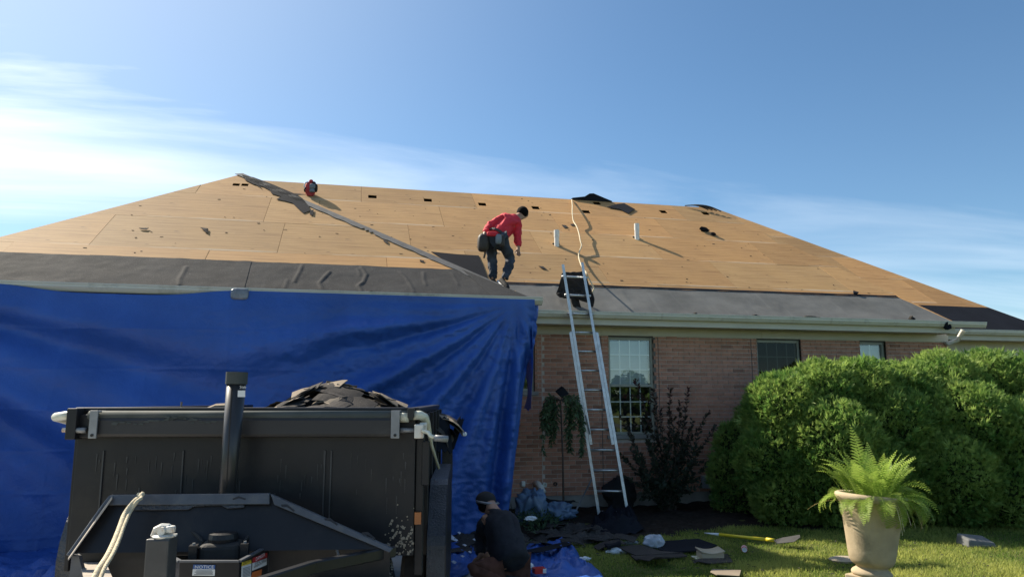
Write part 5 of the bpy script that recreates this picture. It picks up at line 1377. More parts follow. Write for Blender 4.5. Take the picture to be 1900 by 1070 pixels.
for k, (x, y, d, w, l, rx, ry, rz, b, mt) in enumerate(((822, 772, 7.4, .34, .22, .1, .25, .2, .35, 'shingle_back'), (838, 779, 7.5, .22, .30, .2, .5, .1, .3, 'shingle'), (815, 785, 7.3, .30, .3, .2, .55, -.1, .5, 'shingle'), (832, 797, 7.4, .06, .34, .1, 1.0, .4, .1, 'felt_black'), (846, 803, 7.5, .05, .30, 1.0, .5, -.5, .1, 'felt_black'), (830, 848, 7.6, .08, .34, 1.4, .1, .1, .05, 'shingle'), (820, 803, 7.2, .16, .30, 1.1, .3, .3, .2, 'felt_black'))):
    bent_sheet('torn_shingle', atD(x, y, d), w * 1.35, l * 1.3, (rx, ry, rz - YAW), b, M[mt], 300 + k, cat='shingle', label=('pale broad shingle on top of the spill at the trailer corner', 'dark curled shingle at the outer end of the trailer corner spill', 'wide dark shingle bent down under the pale one at the trailer corner', 'thin black felt ribbon slanting out from the trailer corner spill', 'thin black felt ribbon reaching the white paper at the trailer corner', 'narrow shingle strip hanging lowest below the trailer corner spill', 'black felt strip hanging innermost beside the trailer side')[k])
m = MB(); c0 = atD(861, 805, 7.45); blob(m, c0, .03, .02, .02, 10, 8); m.build('paper_scrap', M['white_plastic'], label='white paper scrap at the tip of the hanging shingle strips', cat='paper')
m = MB(); m.plate([atD(x, y, 4.63) for x, y in ((371, 763), (398, 752), (422, 751), (428, 758), (398, 767), (385, 764))], (0, .06, .012)); m.build('cardboard_scrap', M['shingle_back'], label='tan shingle scrap lying on the front rail left of the cylinder', cat='shingle scrap')
m = MB(); m.tube([atD(336, 757, 4.7), atD(337, 745, 4.7)], .006, 6); m.build('stick', M['shingle_back'], label='thin upright splinter behind the front rail of the trailer', cat='splinter')

# ------------------------------------------------------------------ plants
def leaf_cloud(P, D, N, L, Wd, tint):
    """pointed leaves: P base, D direction, N face normal; one bent leaf of two quads each"""
    n = len(P); D = D / np.linalg.norm(D, axis=1, keepdims=True); Sd = np.cross(D, N); Sd /= np.linalg.norm(Sd, axis=1, keepdims=True) + 1e-9
    Nn = np.cross(Sd, D); L = L[:, None]; Wd = Wd[:, None]
    V = np.stack([P, P + D * L * .45 + Sd * Wd / 2 + Nn * L * .05, P + D * L * .95 - Nn * L * .08, P + D * L * .45 - Sd * Wd / 2 + Nn * L * .05], 1).reshape(-1, 3)
    F = np.arange(n * 4).reshape(n, 4)
    return V, F, tint
def sprays(lobes, n, size, rng, zmin=0.05, fingers=6, up=.5):
    """flat fan sprays of scale leaves spread over and just inside a lumpy crown"""
    C = np.array([l[:3] for l in lobes]); R = np.array([l[3] for l in lobes])
    w = R ** 2; w = w / w.sum(); out_p, out_d = [], []
    while sum(len(a) for a in out_p) < n:
        k = rng.choice(len(lobes), n, p=w); d = rng.normal(size=(n, 3)); d /= np.linalg.norm(d, axis=1, keepdims=True)
        lump = 1 + .045 * np.sin(d[:, 0] * 9 + k * 2.1) * np.sin(d[:, 2] * 8 + k) + .04 * np.sin(d[:, 1] * 13 + d[:, 2] * 11 + k)
        p = C[k] + d * (R[k] * lump * (1.02 - .26 * rng.random(n) ** 1.6))[:, None]
        ok = p[:, 2] > zmin
        dist = np.linalg.norm(p[:, None, :] - C[None], axis=2) / R[None]; dist[np.arange(n), k] = 9
        ok &= dist.min(1) > .80
        out_p.append(p[ok]); out_d.append(d[ok])
    P = np.concatenate(out_p)[:n]; Dn = np.concatenate(out_d)[:n]
    ax = Dn * .8 + rng.normal(size=(n, 3)) * .42; ax[:, 2] += up; ax /= np.linalg.norm(ax, axis=1, keepdims=True)
    nm = rng.normal(size=(n, 3)); sd = np.cross(ax, nm); sd /= np.linalg.norm(sd, axis=1, keepdims=True); nm = np.cross(sd, ax)
    Vs, Fs, Ts = [], [], []; t0 = np.clip(.22 + .45 * rng.random(n) + .22 * np.sin(P[:, 0] * 5.1 + 1.7 * np.sin(P[:, 2] * 4)) * np.sin(P[:, 2] * 6.3 + P[:, 1] * 3), 0, 1); base = 0
    sz = size * (.7 + .7 * rng.random(n)) * (1 + 1.1 * (rng.random(n) < .035))
    for i in range(fingers):
        a = (i - (fingers - 1) / 2) * .30 + rng.normal(size=n) * .12
        D = ax * np.cos(a)[:, None] + sd * np.sin(a)[:, None]
        ln = sz * (1 - .16 * abs(i - (fingers - 1) / 2)); st = P + ax * (sz * .12 * i / fingers)[:, None]
        V, F, _ = leaf_cloud(st, D, nm + rng.normal(size=(n, 3)) * .25, ln, ln * .15, t0)
        Vs.append(V); Fs.append(F + base); base += len(V); Ts.append(np.clip(t0 + rng.normal(size=n) * .1, 0, 1))
    return np.concatenate(Vs), np.concatenate(Fs), np.concatenate(Ts)
def core(lobes, k, name, mat, parent):  # solid blobs added inside a crown to block light and background
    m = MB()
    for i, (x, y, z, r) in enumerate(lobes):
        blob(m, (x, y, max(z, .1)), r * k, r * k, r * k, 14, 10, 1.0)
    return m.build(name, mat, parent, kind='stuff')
def bush(name, label, lobes_px, n, size, rng, group=None, fwd=0.0):
    lobes = []
    for x, y, Y, r in lobes_px: p = atY(x, y, Y - fwd); lobes.append((p.x, p.y, p.z, r * (1 - .06 * fwd / .5)))
    cx = sum(l[0] for l in lobes) / len(lobes); cy = sum(l[1] for l in lobes) / len(lobes)
    root = thing(name, label, 'bush', (cx, cy, 0), 0, group)
    V, F, T_ = sprays(lobes, n, size, rng); np_mesh('foliage', V, F, T_, M['bush'], root, kind='stuff')
    core(lobes, .74, 'light_block_core', M['bush_core'], root)
    m = MB()
    for k in range(3): m.tube([(cx + (k - 1) * .15, cy, -.05), (cx + (k - 1) * .3, cy + .05, .7)], [.05, .03], 7)
    m.build('stem', M['bark'], root, kind='stuff')
    return root
M['bush_core'] = simple('crown_inner_shade', (.018, .032, .010), .95, var=.5, scale=18, bump=1, bscale=30, spec=.1)  # near-black green paints the shade inside the crown
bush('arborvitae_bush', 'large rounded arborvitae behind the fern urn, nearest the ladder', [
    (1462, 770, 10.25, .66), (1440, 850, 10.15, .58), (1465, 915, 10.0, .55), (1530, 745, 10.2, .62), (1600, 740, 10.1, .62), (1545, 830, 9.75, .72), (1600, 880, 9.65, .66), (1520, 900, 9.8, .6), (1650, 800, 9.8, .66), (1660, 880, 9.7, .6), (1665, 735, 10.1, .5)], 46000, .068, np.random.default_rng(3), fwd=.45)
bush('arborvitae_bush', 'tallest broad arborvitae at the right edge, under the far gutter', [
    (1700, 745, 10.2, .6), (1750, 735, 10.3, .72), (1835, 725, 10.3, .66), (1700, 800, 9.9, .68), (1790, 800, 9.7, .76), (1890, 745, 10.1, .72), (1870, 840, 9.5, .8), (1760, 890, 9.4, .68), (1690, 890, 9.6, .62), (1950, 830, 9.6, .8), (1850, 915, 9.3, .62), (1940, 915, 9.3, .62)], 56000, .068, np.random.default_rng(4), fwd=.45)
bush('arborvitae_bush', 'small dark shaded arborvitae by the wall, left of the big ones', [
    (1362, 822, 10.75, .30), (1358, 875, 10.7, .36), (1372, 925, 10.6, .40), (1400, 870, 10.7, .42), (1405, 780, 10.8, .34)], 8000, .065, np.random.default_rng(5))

def shrub_leaves(pts, rng, L, Wd, jitter=.6):
    """leaves along polylines; returns arrays"""
    P, D, N, Ls = [], [], [], []
    for pl, dens in pts:
        for i in range(len(pl) - 1):
            a, b = np.array(pl[i]), np.array(pl[i + 1]); ln = np.linalg.norm(b - a); k = max(1, int(ln * dens))
            for t in rng.random(k):
                d = (b - a) / (ln + 1e-9); out = rng.normal(size=3); out -= d * (out @ d); out /= np.linalg.norm(out) + 1e-9
                P.append(a + (b - a) * t); D.append(d * .55 + out * jitter + np.array([0, 0, -.05])); N.append(rng.normal(size=3) + np.array([0, -.4, .8])); Ls.append(L * (.6 + .6 * rng.random()))
    return np.array(P), np.array(D), np.array(N), np.array(Ls)
# plum-leaved shrub beside the window
rng = np.random.default_rng(11)
bx_ = atZ(1236, 948, 0); plum = thing('plum_shrub', 'dark purple-leaved shrub with upright shoots in front of the large window', 'shrub', bx_)
tips = [(1180, 706, 11.2), (1212, 722, 11.1), (1243, 722, 11.1), (1276, 720, 11.15), (1262, 745, 11.0), (1318, 762, 11.1), (1152, 772, 11.1), (1298, 800, 10.9), (1168, 800, 10.85), (1190, 775, 10.9), (1225, 760, 10.85), (1250, 790, 10.8), (1330, 790, 11.0), (1150, 845, 10.9), (1180, 850, 10.7), (1210, 830, 10.7), (1290, 850, 10.75), (1310, 865, 10.8), (1275, 870, 10.7), (1245, 860, 10.6), (1200, 880, 10.65), (1160, 885, 10.7), (1230, 900, 10.55), (1190, 912, 10.6), (1275, 905, 10.6), (1300, 900, 10.7), (1255, 815, 11.2), (1285, 780, 11.2)]
lines = []
for k, (x, y, Y) in enumerate(tips):
    t = atY(x, y, Y); b = bx_ + Vector((rng.normal() * .07, rng.normal() * .05, -.02)); mid = b.lerp(t, .5) + Vector((rng.normal() * .05, rng.normal() * .05, .06)); pl = smooth_path([b, mid, t], 6); lines.append((pl, 105))
    m = MB(); m.tube(pl, [.010 * (1 - .8 * i / len(pl)) for i in range(len(pl))], 5); m.build('stem', M['bark'], plum)
    for _ in range(3):
        s0 = pl[int(len(pl) * rng.uniform(.3, .8))]; e = s0 + Vector((rng.normal() * .12, rng.normal() * .10, abs(rng.normal()) * .13)); lines.append(([s0, e], 120))
P, D, N, Ls = shrub_leaves(lines, rng, .074, .03); keep = P[:, 2] > .03
V, F, T_ = leaf_cloud(P[keep], D[keep], N[keep], Ls[keep], Ls[keep] * .5, np.clip((P[keep][:, 2] - .9) * .7 + rng.normal(size=keep.sum()) * .2, 0, 1)); np_mesh('foliage', V, F, T_, M['plum'], plum, kind='stuff')
# little weeping tree
b0 = atZ(1046, 966, 0); t0 = atY(1040, 742, b0.y); wt = thing('weeping_tree', 'little weeping tree with a bare thin trunk in front of the brick wall', 'tree', b0)
m = MB(); m.tube([b0, b0.lerp(t0, .5) + Vector((.012, 0, 0)), t0], [.017, .013, .012], 8); m.build('trunk', M['bark'], wt, smooth=True)
lines = []
for k in range(26):
    left = k % 2 == 0; tx = random.uniform(1006, 1036) if left else random.uniform(1046, 1082); ty = random.uniform(790, 848) if random.random() < .75 else random.uniform(765, 800); Yb = b0.y + random.uniform(-.22, .22)
    top = atY((tx + 1040) / 2 + (tx - 1040) * .25, 738 + random.uniform(-4, 14), b0.y + (Yb - b0.y) * .6); e = atY(tx, ty, Yb); pl = smooth_path([t0, top, top.lerp(e, .4) + Vector(((tx - 1040) * .0012, 0, .02)), e], 5)
    m = MB(); m.tube(pl, [.006 * (1 - .7 * i / len(pl)) for i in range(len(pl))], 4); m.build('branch', M['bark'], wt); lines.append((pl[3:], 150))
P, D, N, Ls = shrub_leaves(lines, rng, .08, .02, .95); D[:, 2] -= .3
V, F, T_ = leaf_cloud(P, D, N, Ls, Ls * .34, rng.random(len(P))); np_mesh('foliage', V, F, T_, M['weep'], wt, kind='stuff')
m = MB(); m.plate([atY(x, y, b0.y) for x, y in ((1034, 728), (1046, 718), (1056, 730), (1044, 738))], (0, .12, .02)); m.build('shingle_scrap', M['felt_black'], label='black shingle piece caught on top of the weeping tree', cat='shingle scrap')
# perennial clump
b0 = atZ(985, 978, 0); pe = thing('perennial_clump', 'low clump of narrow green leaves beside the blue crumpled sheet', 'plant', b0); P, D, N, Ls = [], [], [], []
for k in range(1100):
    x, y = random.gauss(988, 24), random.gauss(975, 9); p = atZ(x, y, 0); s_ = max(0, 1 - ((x - 988) / 60) ** 2); P.append((p.x, p.y, .02 + random.random() * .2 * s_)); D.append((random.gauss(0, .5), random.gauss(-.15, .5), random.uniform(.15, .9))); N.append((random.gauss(0, 1), -.5, 1)); Ls.append(random.uniform(.05, .10))
P, D, N, Ls = map(np.array, (P, D, N, Ls)); V, F, T_ = leaf_cloud(P, D, N, Ls, Ls * .22, rng.random(len(P))); np_mesh('foliage', V, F, T_, M['peren'], pe, kind='stuff')

# urn and fern
ub = atZ(1618, 1085, 0); tilt = Matrix.Translation(ub) @ Matrix.Rotation(math.radians(4.5), 4, 'Y')
urn = thing('stone_urn', 'tan stone urn standing on the lawn in front of the bushes, holding the fern', 'planter', ub)
m = MB(); m.box((-.175, -.175, -.02), (.175, .175, .085)); 
m.v = [tuple(tilt @ Matrix.Rotation(.5, 4, 'Z') @ Vector(v)) for v in m.v]; mod_bevel(m.build('plinth', M['terracotta'], urn), .012, 3)
prof = [(.165, .086), (.178, .10), (.178, .118), (.165, .135), (.140, .15), (.135, .165), (.150, .178), (.178, .195), (.198, .23), (.210, .30), (.232, .45), (.255, .60), (.268, .70), (.282, .735), (.312, .765), (.325, .79), (.322, .815), (.300, .828), (.272, .815), (.258, .78), (.25, .70), (.20, .68)]
m = MB(); m.lathe(prof, 48, tilt); m.build('bowl', M['terracotta'], urn, smooth=True)
m = MB(); m.lathe([(.245, .735), (.12, .75), (.02, .755)], 24, tilt); m.build('soil', M['soil'], urn)
fc = tilt @ Vector((0, 0, .76)); fern = thing('fern', 'bright green sword fern growing out of the stone urn', 'fern', fc)
def frond(az, L, lift, droop, mat, width=.085, start=.05):
    d = Vector((math.cos(az), math.sin(az), 0)); pts = []; p = fc + d * start + Vector((0, 0, -.02)); ang = lift
    n = 12
    for i in range(n + 1):
        pts.append(p); p = p + (d * math.cos(ang) + Vector((0, 0, math.sin(ang)))) * (L / n); ang -= droop / n * (1 + i / n)
    V, F, T_ = [], [], []
    side = Vector((-d.y, d.x, 0)); roll = random.uniform(-.5, .5)
    for i in range(1, n + 1):
        for sub in (0, .5):
            if i == n and sub: break
            a = pts[i].lerp(pts[min(i + 1, n)], sub); fw_ = (pts[min(i + 1, n)] - pts[i - 1]).normalized(); t = (i + sub) / n
            w = width * (math.sin(min(1, t * 1.25 + .12) * math.pi * .5) if t < .5 else (1 - ((t - .5) / .52) ** 1.7)) + .004
            nrm_ = side.cross(fw_).normalized(); sd = (side * math.cos(roll) + nrm_ * math.sin(roll))
            for s_ in (-1, 1):
                b = a + sd * s_ * w + fw_ * w * .28 - nrm_ * w * .10 * random.uniform(-.5, 1.5); hw = L / n * .13
                k = len(V); V += [a - fw_ * hw, a.lerp(b, .55) - fw_ * hw * .8 + fw_ * w * .05, b, a.lerp(b, .55) + fw_ * hw * 1.1 + fw_ * w * .05, a + fw_ * hw]
                F += [(k, k + 1, k + 3, k + 4), (k + 1, k + 2, k + 2, k + 3)]; T_ += [min(1, max(0, .45 + .35 * (t - .3) + random.gauss(0, .12)))] * 2
    F2 = []
    for q_ in F: F2.append(q_ if q_[1] != q_[2] else q_)
    V = np.array([tuple(v) for v in V]); Fa = np.array(F2)
    # second quad degenerate -> make a kite
    me_o = np_mesh('frond', V, np.array([[f_[0], f_[1], f_[2], f_[3]] if f_[1] != f_[2] else [f_[0], f_[1], f_[3], f_[3] - 0] for f_ in F2])[::2], np.array(T_)[::2], mat, fern)
    tip = np.array([[f_[0], f_[1], f_[3]] for f_ in F2])[1::2]
    me_t = np_mesh('frond_tip', V, tip, np.array(T_)[1::2], mat, None)
    # join the tips into the same frond
    bm = bmesh.new(); bm.from_mesh(me_o.data); off_ = me_t.location.copy()
    lay = bm.loops.layers.float_color.get('tint'); bm.verts.ensure_lookup_table()
    for f_, tt in zip(tip, np.array(T_)[1::2]):
        try: fc_ = bm.faces.new([bm.verts[i] for i in f_])
        except ValueError: continue
        for lp in fc_.loops: lp[lay] = (tt, tt, tt, 1)
    for i in range(n):     # midrib
        a, b = pts[i], pts[i + 1]; s2 = side * .0022 * (1 - .7 * i / n)
        vs = [bm.verts.new(x) for x in (a - s2, b - s2, b + s2 + Vector((0, 0, .002)), a + s2 + Vector((0, 0, .002)))]; fc_ = bm.faces.new(vs)
        for lp in fc_.loops: lp[lay] = (.8, .8, .8, 1)
    bm.to_mesh(me_o.data); bm.free(); bpy.data.objects.remove(me_t)
random.seed(12)
for k in range(118):
    az = random.uniform(0, 2 * math.pi); inner = k < 88
    L = random.uniform(.34, .58) if inner else random.uniform(.26, .44)
    frond(az, L, random.uniform(1.1, 1.6) if inner else random.uniform(.35, .95), random.uniform(.3, 1.0) if inner else random.uniform(1.1, 2.2), M['fern'], random.uniform(.05, .08), random.uniform(.02, .22) if inner else .20)
for az, L, li, dr_ in ((-YAW + .1, .58, .95, 1.35), (-YAW - .25, .52, .6, 1.3), (-1.4, .40, .4, 2.4), (-1.8, .42, .5, 2.5), (-1.1, .44, .4, 2.2), (2.9, .42, .6, 1.1), (-.7, .5, .3, 1.7), (1.45, .74, 1.5, .25), (1.2, .70, 1.45, .4)): frond(az, L, li, dr_, M['fern'], .08, .12)
for k in range(34): frond(random.gauss(-1.55 + .5, .85), random.uniform(.28, .46), random.uniform(.5, 1.15), random.uniform(1.3, 2.4), M['fern'], random.uniform(.05, .075), random.uniform(.10, .24))
for az, L, li, dr_ in ((3.0, .45, .3, .7), (-.5, .42, .15, 1.3), (-.9, .36, .1, 1.6)): frond(az, L, li, dr_, M['fern_dry'], .03, .2)
for k in range(7):
    a = random.uniform(-1.9, .2); s0 = fc + Vector((math.cos(a) * .3, math.sin(a) * .3, .0)); e = s0 + Vector((math.cos(a) * .12, math.sin(a) * .1, -random.uniform(.1, .28)))
    m = MB(); m.tube(smooth_path([s0 + Vector((0, 0, .02)), s0 + Vector((math.cos(a) * .06, math.sin(a) * .06, -.02)), e], 4), .0022, 4); m.build('runner', M['rope'], fern)

# ------------------------------------------------------------------ things lying on the ground
def flat_piece(name, pts, mat, label, cat, z=.02, th=.008, bend=.02, group=None):
    P = [atZ(x, y, z) for x, y in pts]; m = MB(); c = sum(P, Vector()) / len(P)
    P = [p + Vector((0, 0, bend * noise.noise(p * 3))) for p in P]
    m.plate(P, (0, 0, th)); return m.build(name, M[mat], label=label, cat=cat, group=group)
ground_cloth('felt_heap', [atZ(x, y)[:2] for x, y in ((1092, 990), (1108, 962), (1140, 955), (1182, 968), (1196, 988), (1150, 996))], M['felt_black'], 'arched black felt sheet draped at the foot of the ladder', 'felt', .30, 60, 21)
crumple('dark_bag', atY(1150, 918, 11.25), .26, .16, .27, M['jacket'], 'black bulging bag in the shade right behind the ladder foot', 'bag', 31, amp=.5, soft=True, nu=40, nv=24)
ground_cloth('felt_heap', [atZ(x, y)[:2] for x, y in ((985, 1000), (1010, 978), (1080, 972), (1120, 985), (1150, 1000), (1090, 1012), (1010, 1016))], M['shingle'], 'dark rumpled pile of old shingles in front of the green clump', 'shingle pile', .12, 70, 22)
ground_cloth('felt_heap', [atZ(x, y)[:2] for x, y in ((835, 985), (885, 975), (950, 980), (985, 1000), (970, 1030), (890, 1030), (835, 1020))], M['shingle'], 'litter of torn dark shingles between the trailer and the tarp foot', 'shingle pile', .10, 70, 23)
flat_piece('shingle_sheet', [(862, 985), (868, 948), (884, 944), (890, 985)], 'shingle', 'stiff dark shingle standing up against the tarp, behind the kneeling man', 'shingle', .03, .01)
flat_piece('shingle_sheet', [(1222, 1006), (1296, 1002), (1330, 1010), (1310, 1020), (1240, 1024), (1220, 1016)], 'felt_black', 'broad black sheet of felt on the grass by the yellow shovel', 'felt', .035, .012, .04)
flat_piece('shingle_sheet', [(1143, 1018), (1188, 1012), (1225, 1020), (1262, 1026), (1180, 1030)], 'shingle', 'dark shingle strip beside the crumpled white wrapper', 'shingle', .04, .012, .03)
flat_piece('shingle_sheet', [(1170, 1030), (1265, 1026), (1275, 1033), (1180, 1040)], 'shingle', 'long narrow shingle strip nearest the sunny grass', 'shingle', .03, .012, .02)
flat_piece('shingle_sheet', [(1118, 1008), (1150, 1000), (1152, 1016), (1128, 1020)], 'felt_black', 'folded black felt end right of the shingle pile', 'felt', .06, .03, .04)
flat_piece('shingle_sheet', [(1322, 1056), (1375, 1058), (1372, 1070), (1330, 1070), (1318, 1062)], 'shingle_back', 'grey brown shingle piece in the sun at the front edge of the lawn', 'shingle', .03, .008, .03)
flat_piece('shingle_sheet', [(1284, 1040), (1350, 1026), (1360, 1043), (1318, 1046)], 'shingle', 'black shingle lying under the tan roof vent', 'shingle', .025, .008, .01)
flat_piece('shingle_sheet', [(960, 1022), (1050, 1006), (1062, 1012), (1000, 1024)], 'felt_black', 'black felt strip lying on the blue tarp behind the kneeling man', 'felt', .12, .006, .03)
for k, (x, y, r) in enumerate(((845, 1000, 5), (862, 1012, 4), (838, 996, 6), (872, 1024, 3), (852, 990, 3), (880, 1000, 3), (858, 1032, 4), (842, 1045, 5))):
    flat_piece('paper_scrap', [(x - r, y - 1), (x, y - r * .6), (x + r, y), (x + r * .3, y + r * .6)], 'white_plastic', 'small white scrap among the dark shingles beside the trailer wheel', 'paper', .12, .004, .02, group='white scraps by the trailer wheel')
bagp = atZ(1213, 1000, .11); crumple('plastic_bag', bagp - Vector((0, 0, .025)), .12, .085, .085, M['bag_plastic'], 'crumpled pale plastic bag with blue print on the shaded grass', 'bag', 41, amp=.6, soft=True, nu=36, nv=22)
crumple('wrapper', atZ(1146, 1022, .03), .12, .04, .03, M['white_plastic'], 'flattened white wrapper with blue marks on the shingle strip', 'wrapper', 42, amp=.5)
crumple('wrapper', atZ(985, 961, .22), .07, .03, .025, M['white_plastic'], 'white wrapper caught in the low green clump', 'wrapper', 43, amp=.5)
crumple('wrapper', atZ(1068, 1003, .03), .055, .025, .02, M['white_plastic'], 'narrow white scrap on the grass by the blue tarp', 'wrapper', 44, amp=.4)
crumple('wrapper', atZ(1085, 1036, .02), .06, .03, .02, M['white_plastic'], 'small white crumple on the grass right of the blue tarp', 'wrapper', 45, amp=.5)
crumple('wrapper', atZ(1171, 1006, .02), .09, .025, .02, M['grey_box'], 'clear grey plastic strip on the grass above the white wrapper', 'wrapper', 46, amp=.4)
crumple('blue_sheet', atZ(985, 945, .20) + Vector((.0, .0, .0)), .20, .14, .26, M['bluebag'], 'blue grey plastic sheet bunched over the exhaust pipe at the wall', 'plastic sheet', 51, nu=60, nv=36, amp=.9, soft=True)
crumple('blue_sheet', atZ(1030, 950, .12), .27, .13, .13, M['bluebag'], 'long low fold of blue grey plastic sheet behind the weeping tree trunk', 'plastic sheet', 52, nu=60, nv=36, amp=.9, soft=True)
crumple('dark_bag', atZ(1005, 936, .1) + Vector((.25, .25, 0)), .5, .16, .14, M['jacket'], 'flat black plastic lying along the foot of the wall', 'plastic sheet', 53, amp=.6, soft=True, nu=40, nv=24)
m = MB()
for k in range(260):
    x, y = (random.uniform(830, 1300), random.gauss(1000, 22)) if k < 170 else (random.uniform(1180, 1850), random.gauss(1030, 20))
    if not 965 < y < 1072: continue
    p = atZ(x, y, .03); r = random.uniform(.008, .035) if k < 170 else random.uniform(.005, .018); a = random.random() * 6.3; d1 = Vector((math.cos(a), math.sin(a), random.uniform(-.2, .2))) * r; d2 = Vector((-math.sin(a), math.cos(a), random.uniform(-.2, .2))) * r * random.uniform(.3, .8)
    m.plate([p - d1 - d2, p + d1 - d2 * .6, p + d1 * .8 + d2, p - d1 * .7 + d2 * .9], (0, 0, .005))
m.build('shingle_litter', M['shingle'], kind='stuff', label='small shingle chips strewn over the ground by the wall')
for k, (x, y, w) in enumerate(((1012, 985, .34), (1045, 992, .40), (1080, 982, .36), (1105, 996, .30), (1130, 1006, .34), (1062, 1001, .28), (1000, 1004, .30), (1160, 996, .26), (850, 1018, .30), (875, 1003, .32), (1215, 1030, .30), (1030, 973, .3))):
    bent_sheet('torn_shingle', atZ(x, y, .09), w, w * random.uniform(.5, .8), (random.uniform(-.2, .2), random.uniform(-.2, .2), random.uniform(-.8, .8)), random.uniform(.05, .2), M['shingle'], 500 + k, th=.007, label='ragged dark shingle lying on the ground near the ladder foot', cat='shingle', group='ragged shingles on the ground by the wall')
# can, box, shovel, roof vent, blocks
cb = atZ(1381, 1017, .034); can = thing('drink_can', 'red and white drink can lying on the grass below the shovel', 'can', (cb.x, cb.y, 0)); R_ = Matrix.Translation(cb) @ Matrix.Rotation(math.radians(62), 4, 'Z') @ Matrix.Rotation(math.pi / 2, 4, 'Y')
m = MB(); m.lathe([(.022, -.060), (.033, -.052), (.033, .05), (.028, .060)], 20, R_); m.build('can_body', M['can_red'], can, smooth=False)
m = MB(); m.lathe([(.0285, -.0605), (.027, -.066), (.020, -.061)], 20, R_); m.lathe([(.0335, -.03), (.0335, .015)], 20, R_); m.build('can_end', M['white_plastic'], can)
c0 = atZ(1001, 1056, .10); ck = thing('drink_carton', 'small red and white carton on the tarp behind the kneeling man', 'carton', c0 - Vector((0, 0, .03))); m = MB(); Rb = Matrix.Translation(c0) @ Matrix.Rotation(.1, 4, 'Z'); m.box((-.06, -.04, -.03), (.05, .04, .02), Rb); m.build('carton_body', M['can_red'], ck); m = MB(); m.box((.02, -.042, -.025), (.055, .042, .015), Rb); m.build('carton_end', M['white_plastic'], ck)
crumple('wrapper', atZ(980, 1050, .12), .05, .03, .03, M['white_plastic'], 'white paper tucked at the waist of the kneeling man', 'wrapper', 61, amp=.4)
sh = thing('shovel', 'shovel with a yellow handle lying on the shaded grass', 'shovel', atZ(1380, 996, 0)); p0, p1 = atZ(1307, 988, .05), atZ(1422, 1000, .06)
m = MB(); m.tube([p0, p0.lerp(p1, .25)], [.006, .018], 8); m.build('handle_tip', M['white_plastic'], sh, smooth=True)
m = MB(); m.tube([p0.lerp(p1, .25), p1], .019, 10); m.build('handle', M['yellow'], sh, smooth=True)
m = MB(); dv = (p1 - p0).normalized(); m.tube([p1, p1 + dv * .1], [.024, .02], 8); m.build('collar', M['yellow'], sh, smooth=True)
m = MB(); a = p1 + dv * .1; s_ = Vector((-dv.y, dv.x, 0)); m.plate([a + s_ * .03, a + dv * .06 + s_ * .1 + UP * .02, a + dv * .26 + s_ * .11 + UP * .07, a + dv * .30 + UP * .06, a + dv * .26 - s_ * .1 + UP * .02, a + dv * .06 - s_ * .09 - UP * .02, a - s_ * .03], (0, 0, .005)); m.build('blade', M['steel_dark'], sh)
vb = atZ(1318, 1037, .0); vent = thing('roof_vent', 'tan metal roof vent with a curved top lying upside on the lawn edge', 'roof vent', vb); Rv = Matrix.Translation(vb) @ Matrix.Rotation(-.12, 4, 'Z')
g = grid_mesh(12, 6, lambda u, v: Rv @ Vector(((u - .5) * .26, (v - .5) * .2, .115 - .035 * math.cos((u - .5) * 2.6) + .012 * v))); o = g.build('vent_hood', M['tan_vent'], vent, smooth=True); s = o.modifiers.new('t', 'SOLIDIFY'); s.thickness = .012
m = MB(); m.box((-.125, -.095, .02), (.125, .095, .082), Rv); mod_bevel(m.build('vent_body', M['tan_vent'], vent), .012, 2); m = MB(); m.box((-.17, -.12, .008), (.18, .13, .016), Rv); m.build('vent_flange', M['cream_metal'], vent)
p = atZ(1812, 1012, 0); m = MB(); Rv = Matrix.Translation(p) @ Matrix.Rotation(-.2, 4, 'Z'); m.add([Rv @ Vector(v) for v in ((-.17, -.12, 0), (.18, -.12, 0), (.18, .14, 0), (-.17, .14, 0), (-.15, -.1, .09), (.16, -.1, .055), (.16, .13, .10), (-.15, .13, .13))], [(3, 2, 1, 0), (4, 5, 6, 7), (0, 1, 5, 4), (1, 2, 6, 5), (2, 3, 7, 6), (3, 0, 4, 7)]); mod_bevel(m.build('splash_block', M['splash'], label='grey concrete block on the grass under the right bush', cat='block'), .02, 2)
p = atZ(1568, 1040, 0); m = MB(); m.lathe([(.17, 0), (.18, .02), (.15, .032), (.02, .03)], 14, Matrix.Translation(p) @ Matrix.Diagonal((1, .8, 1, 1))); m.build('stepping_stone', M['stone'], label='flat round stone in the grass left of the urn foot', cat='stone')

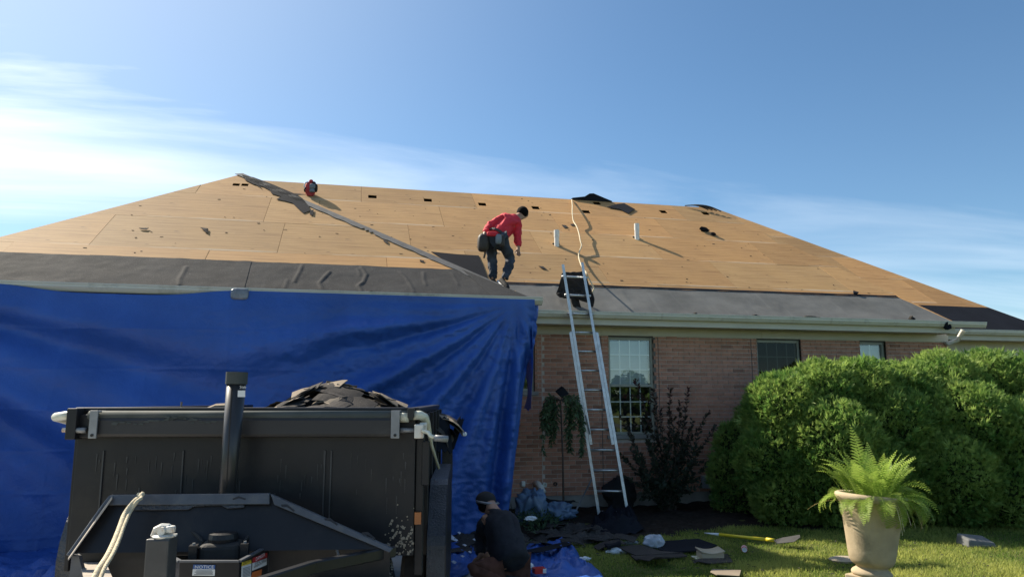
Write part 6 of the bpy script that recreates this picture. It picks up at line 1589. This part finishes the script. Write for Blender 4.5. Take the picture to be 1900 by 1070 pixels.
# ------------------------------------------------------------------ lawn
rng = np.random.default_rng(21); n = 190000
y = 5.2 + 4.3 * rng.random(n) ** 1.25; x = rng.uniform(1.35, 10.5, n)
edge = 9.05 + .35 * np.array([fbm(a * .6, 3.3) for a in x]) + np.where((x > 4.2) & (x < 6), .28, 0); edge = np.where(x < 1.6, 8.0, edge)
cdep = x * math.sin(YAW) + y * math.cos(YAW); cx_ = x * math.cos(YAW) - y * math.sin(YAW)
kp = (y < edge + rng.normal(size=n) * .05) & (np.abs(cx_) < cdep * .74) & (cdep > 5.6)
hm = np.array([noise.noise(Vector((a * 1.3, b * 1.3, 0))) for a, b in zip(x, y)]); kp &= rng.random(n) < .78 + .6 * hm
x, y, hm = x[kp], y[kp], hm[kp]; n = len(x)
P = np.stack([x, y, np.full(n, -.015)], 1); D = rng.normal(size=(n, 3)) * .48; D[:, 2] = 1; Ls = (.032 + .035 * rng.random(n)) * (1 + .5 * hm); N = rng.normal(size=(n, 3)); N[:, 2] = .2
V, F, T_ = leaf_cloud(P, D, N, Ls, np.full(n, .0062), np.clip(.55 + .9 * hm + rng.normal(size=n) * .25, 0, 1)); np_mesh('grass', V, F, T_, M['grass'], kind='stuff', label='mown lawn grass in front of the bushes and urn')

# ------------------------------------------------------------------ the row of trees across the street, mirrored in the window panes
rng = np.random.default_rng(33); Ps, Ns = [], []
for k in range(30):
    cx, cy, r = -60 + k * 5.0 + rng.normal(), -62 + rng.normal() * 4, rng.uniform(2.0, 3.3)
    d = rng.normal(size=(900, 3)); d /= np.linalg.norm(d, axis=1, keepdims=True)
    Ps.append(np.array([cx, cy, r * .95]) + d * r * (.75 + .3 * rng.random((900, 1)))); Ns.append(d)
P = np.concatenate(Ps); N = np.concatenate(Ns); n = len(P); D = rng.normal(size=(n, 3)); V, F, T_ = leaf_cloud(P, D, N + rng.normal(size=(n, 3)) * .4, .5 + .5 * rng.random(n), .4 + .4 * rng.random(n), rng.random(n))
np_mesh('tree_row', V, F, T_, M['tree'], kind='stuff', label='row of leafy trees across the street')
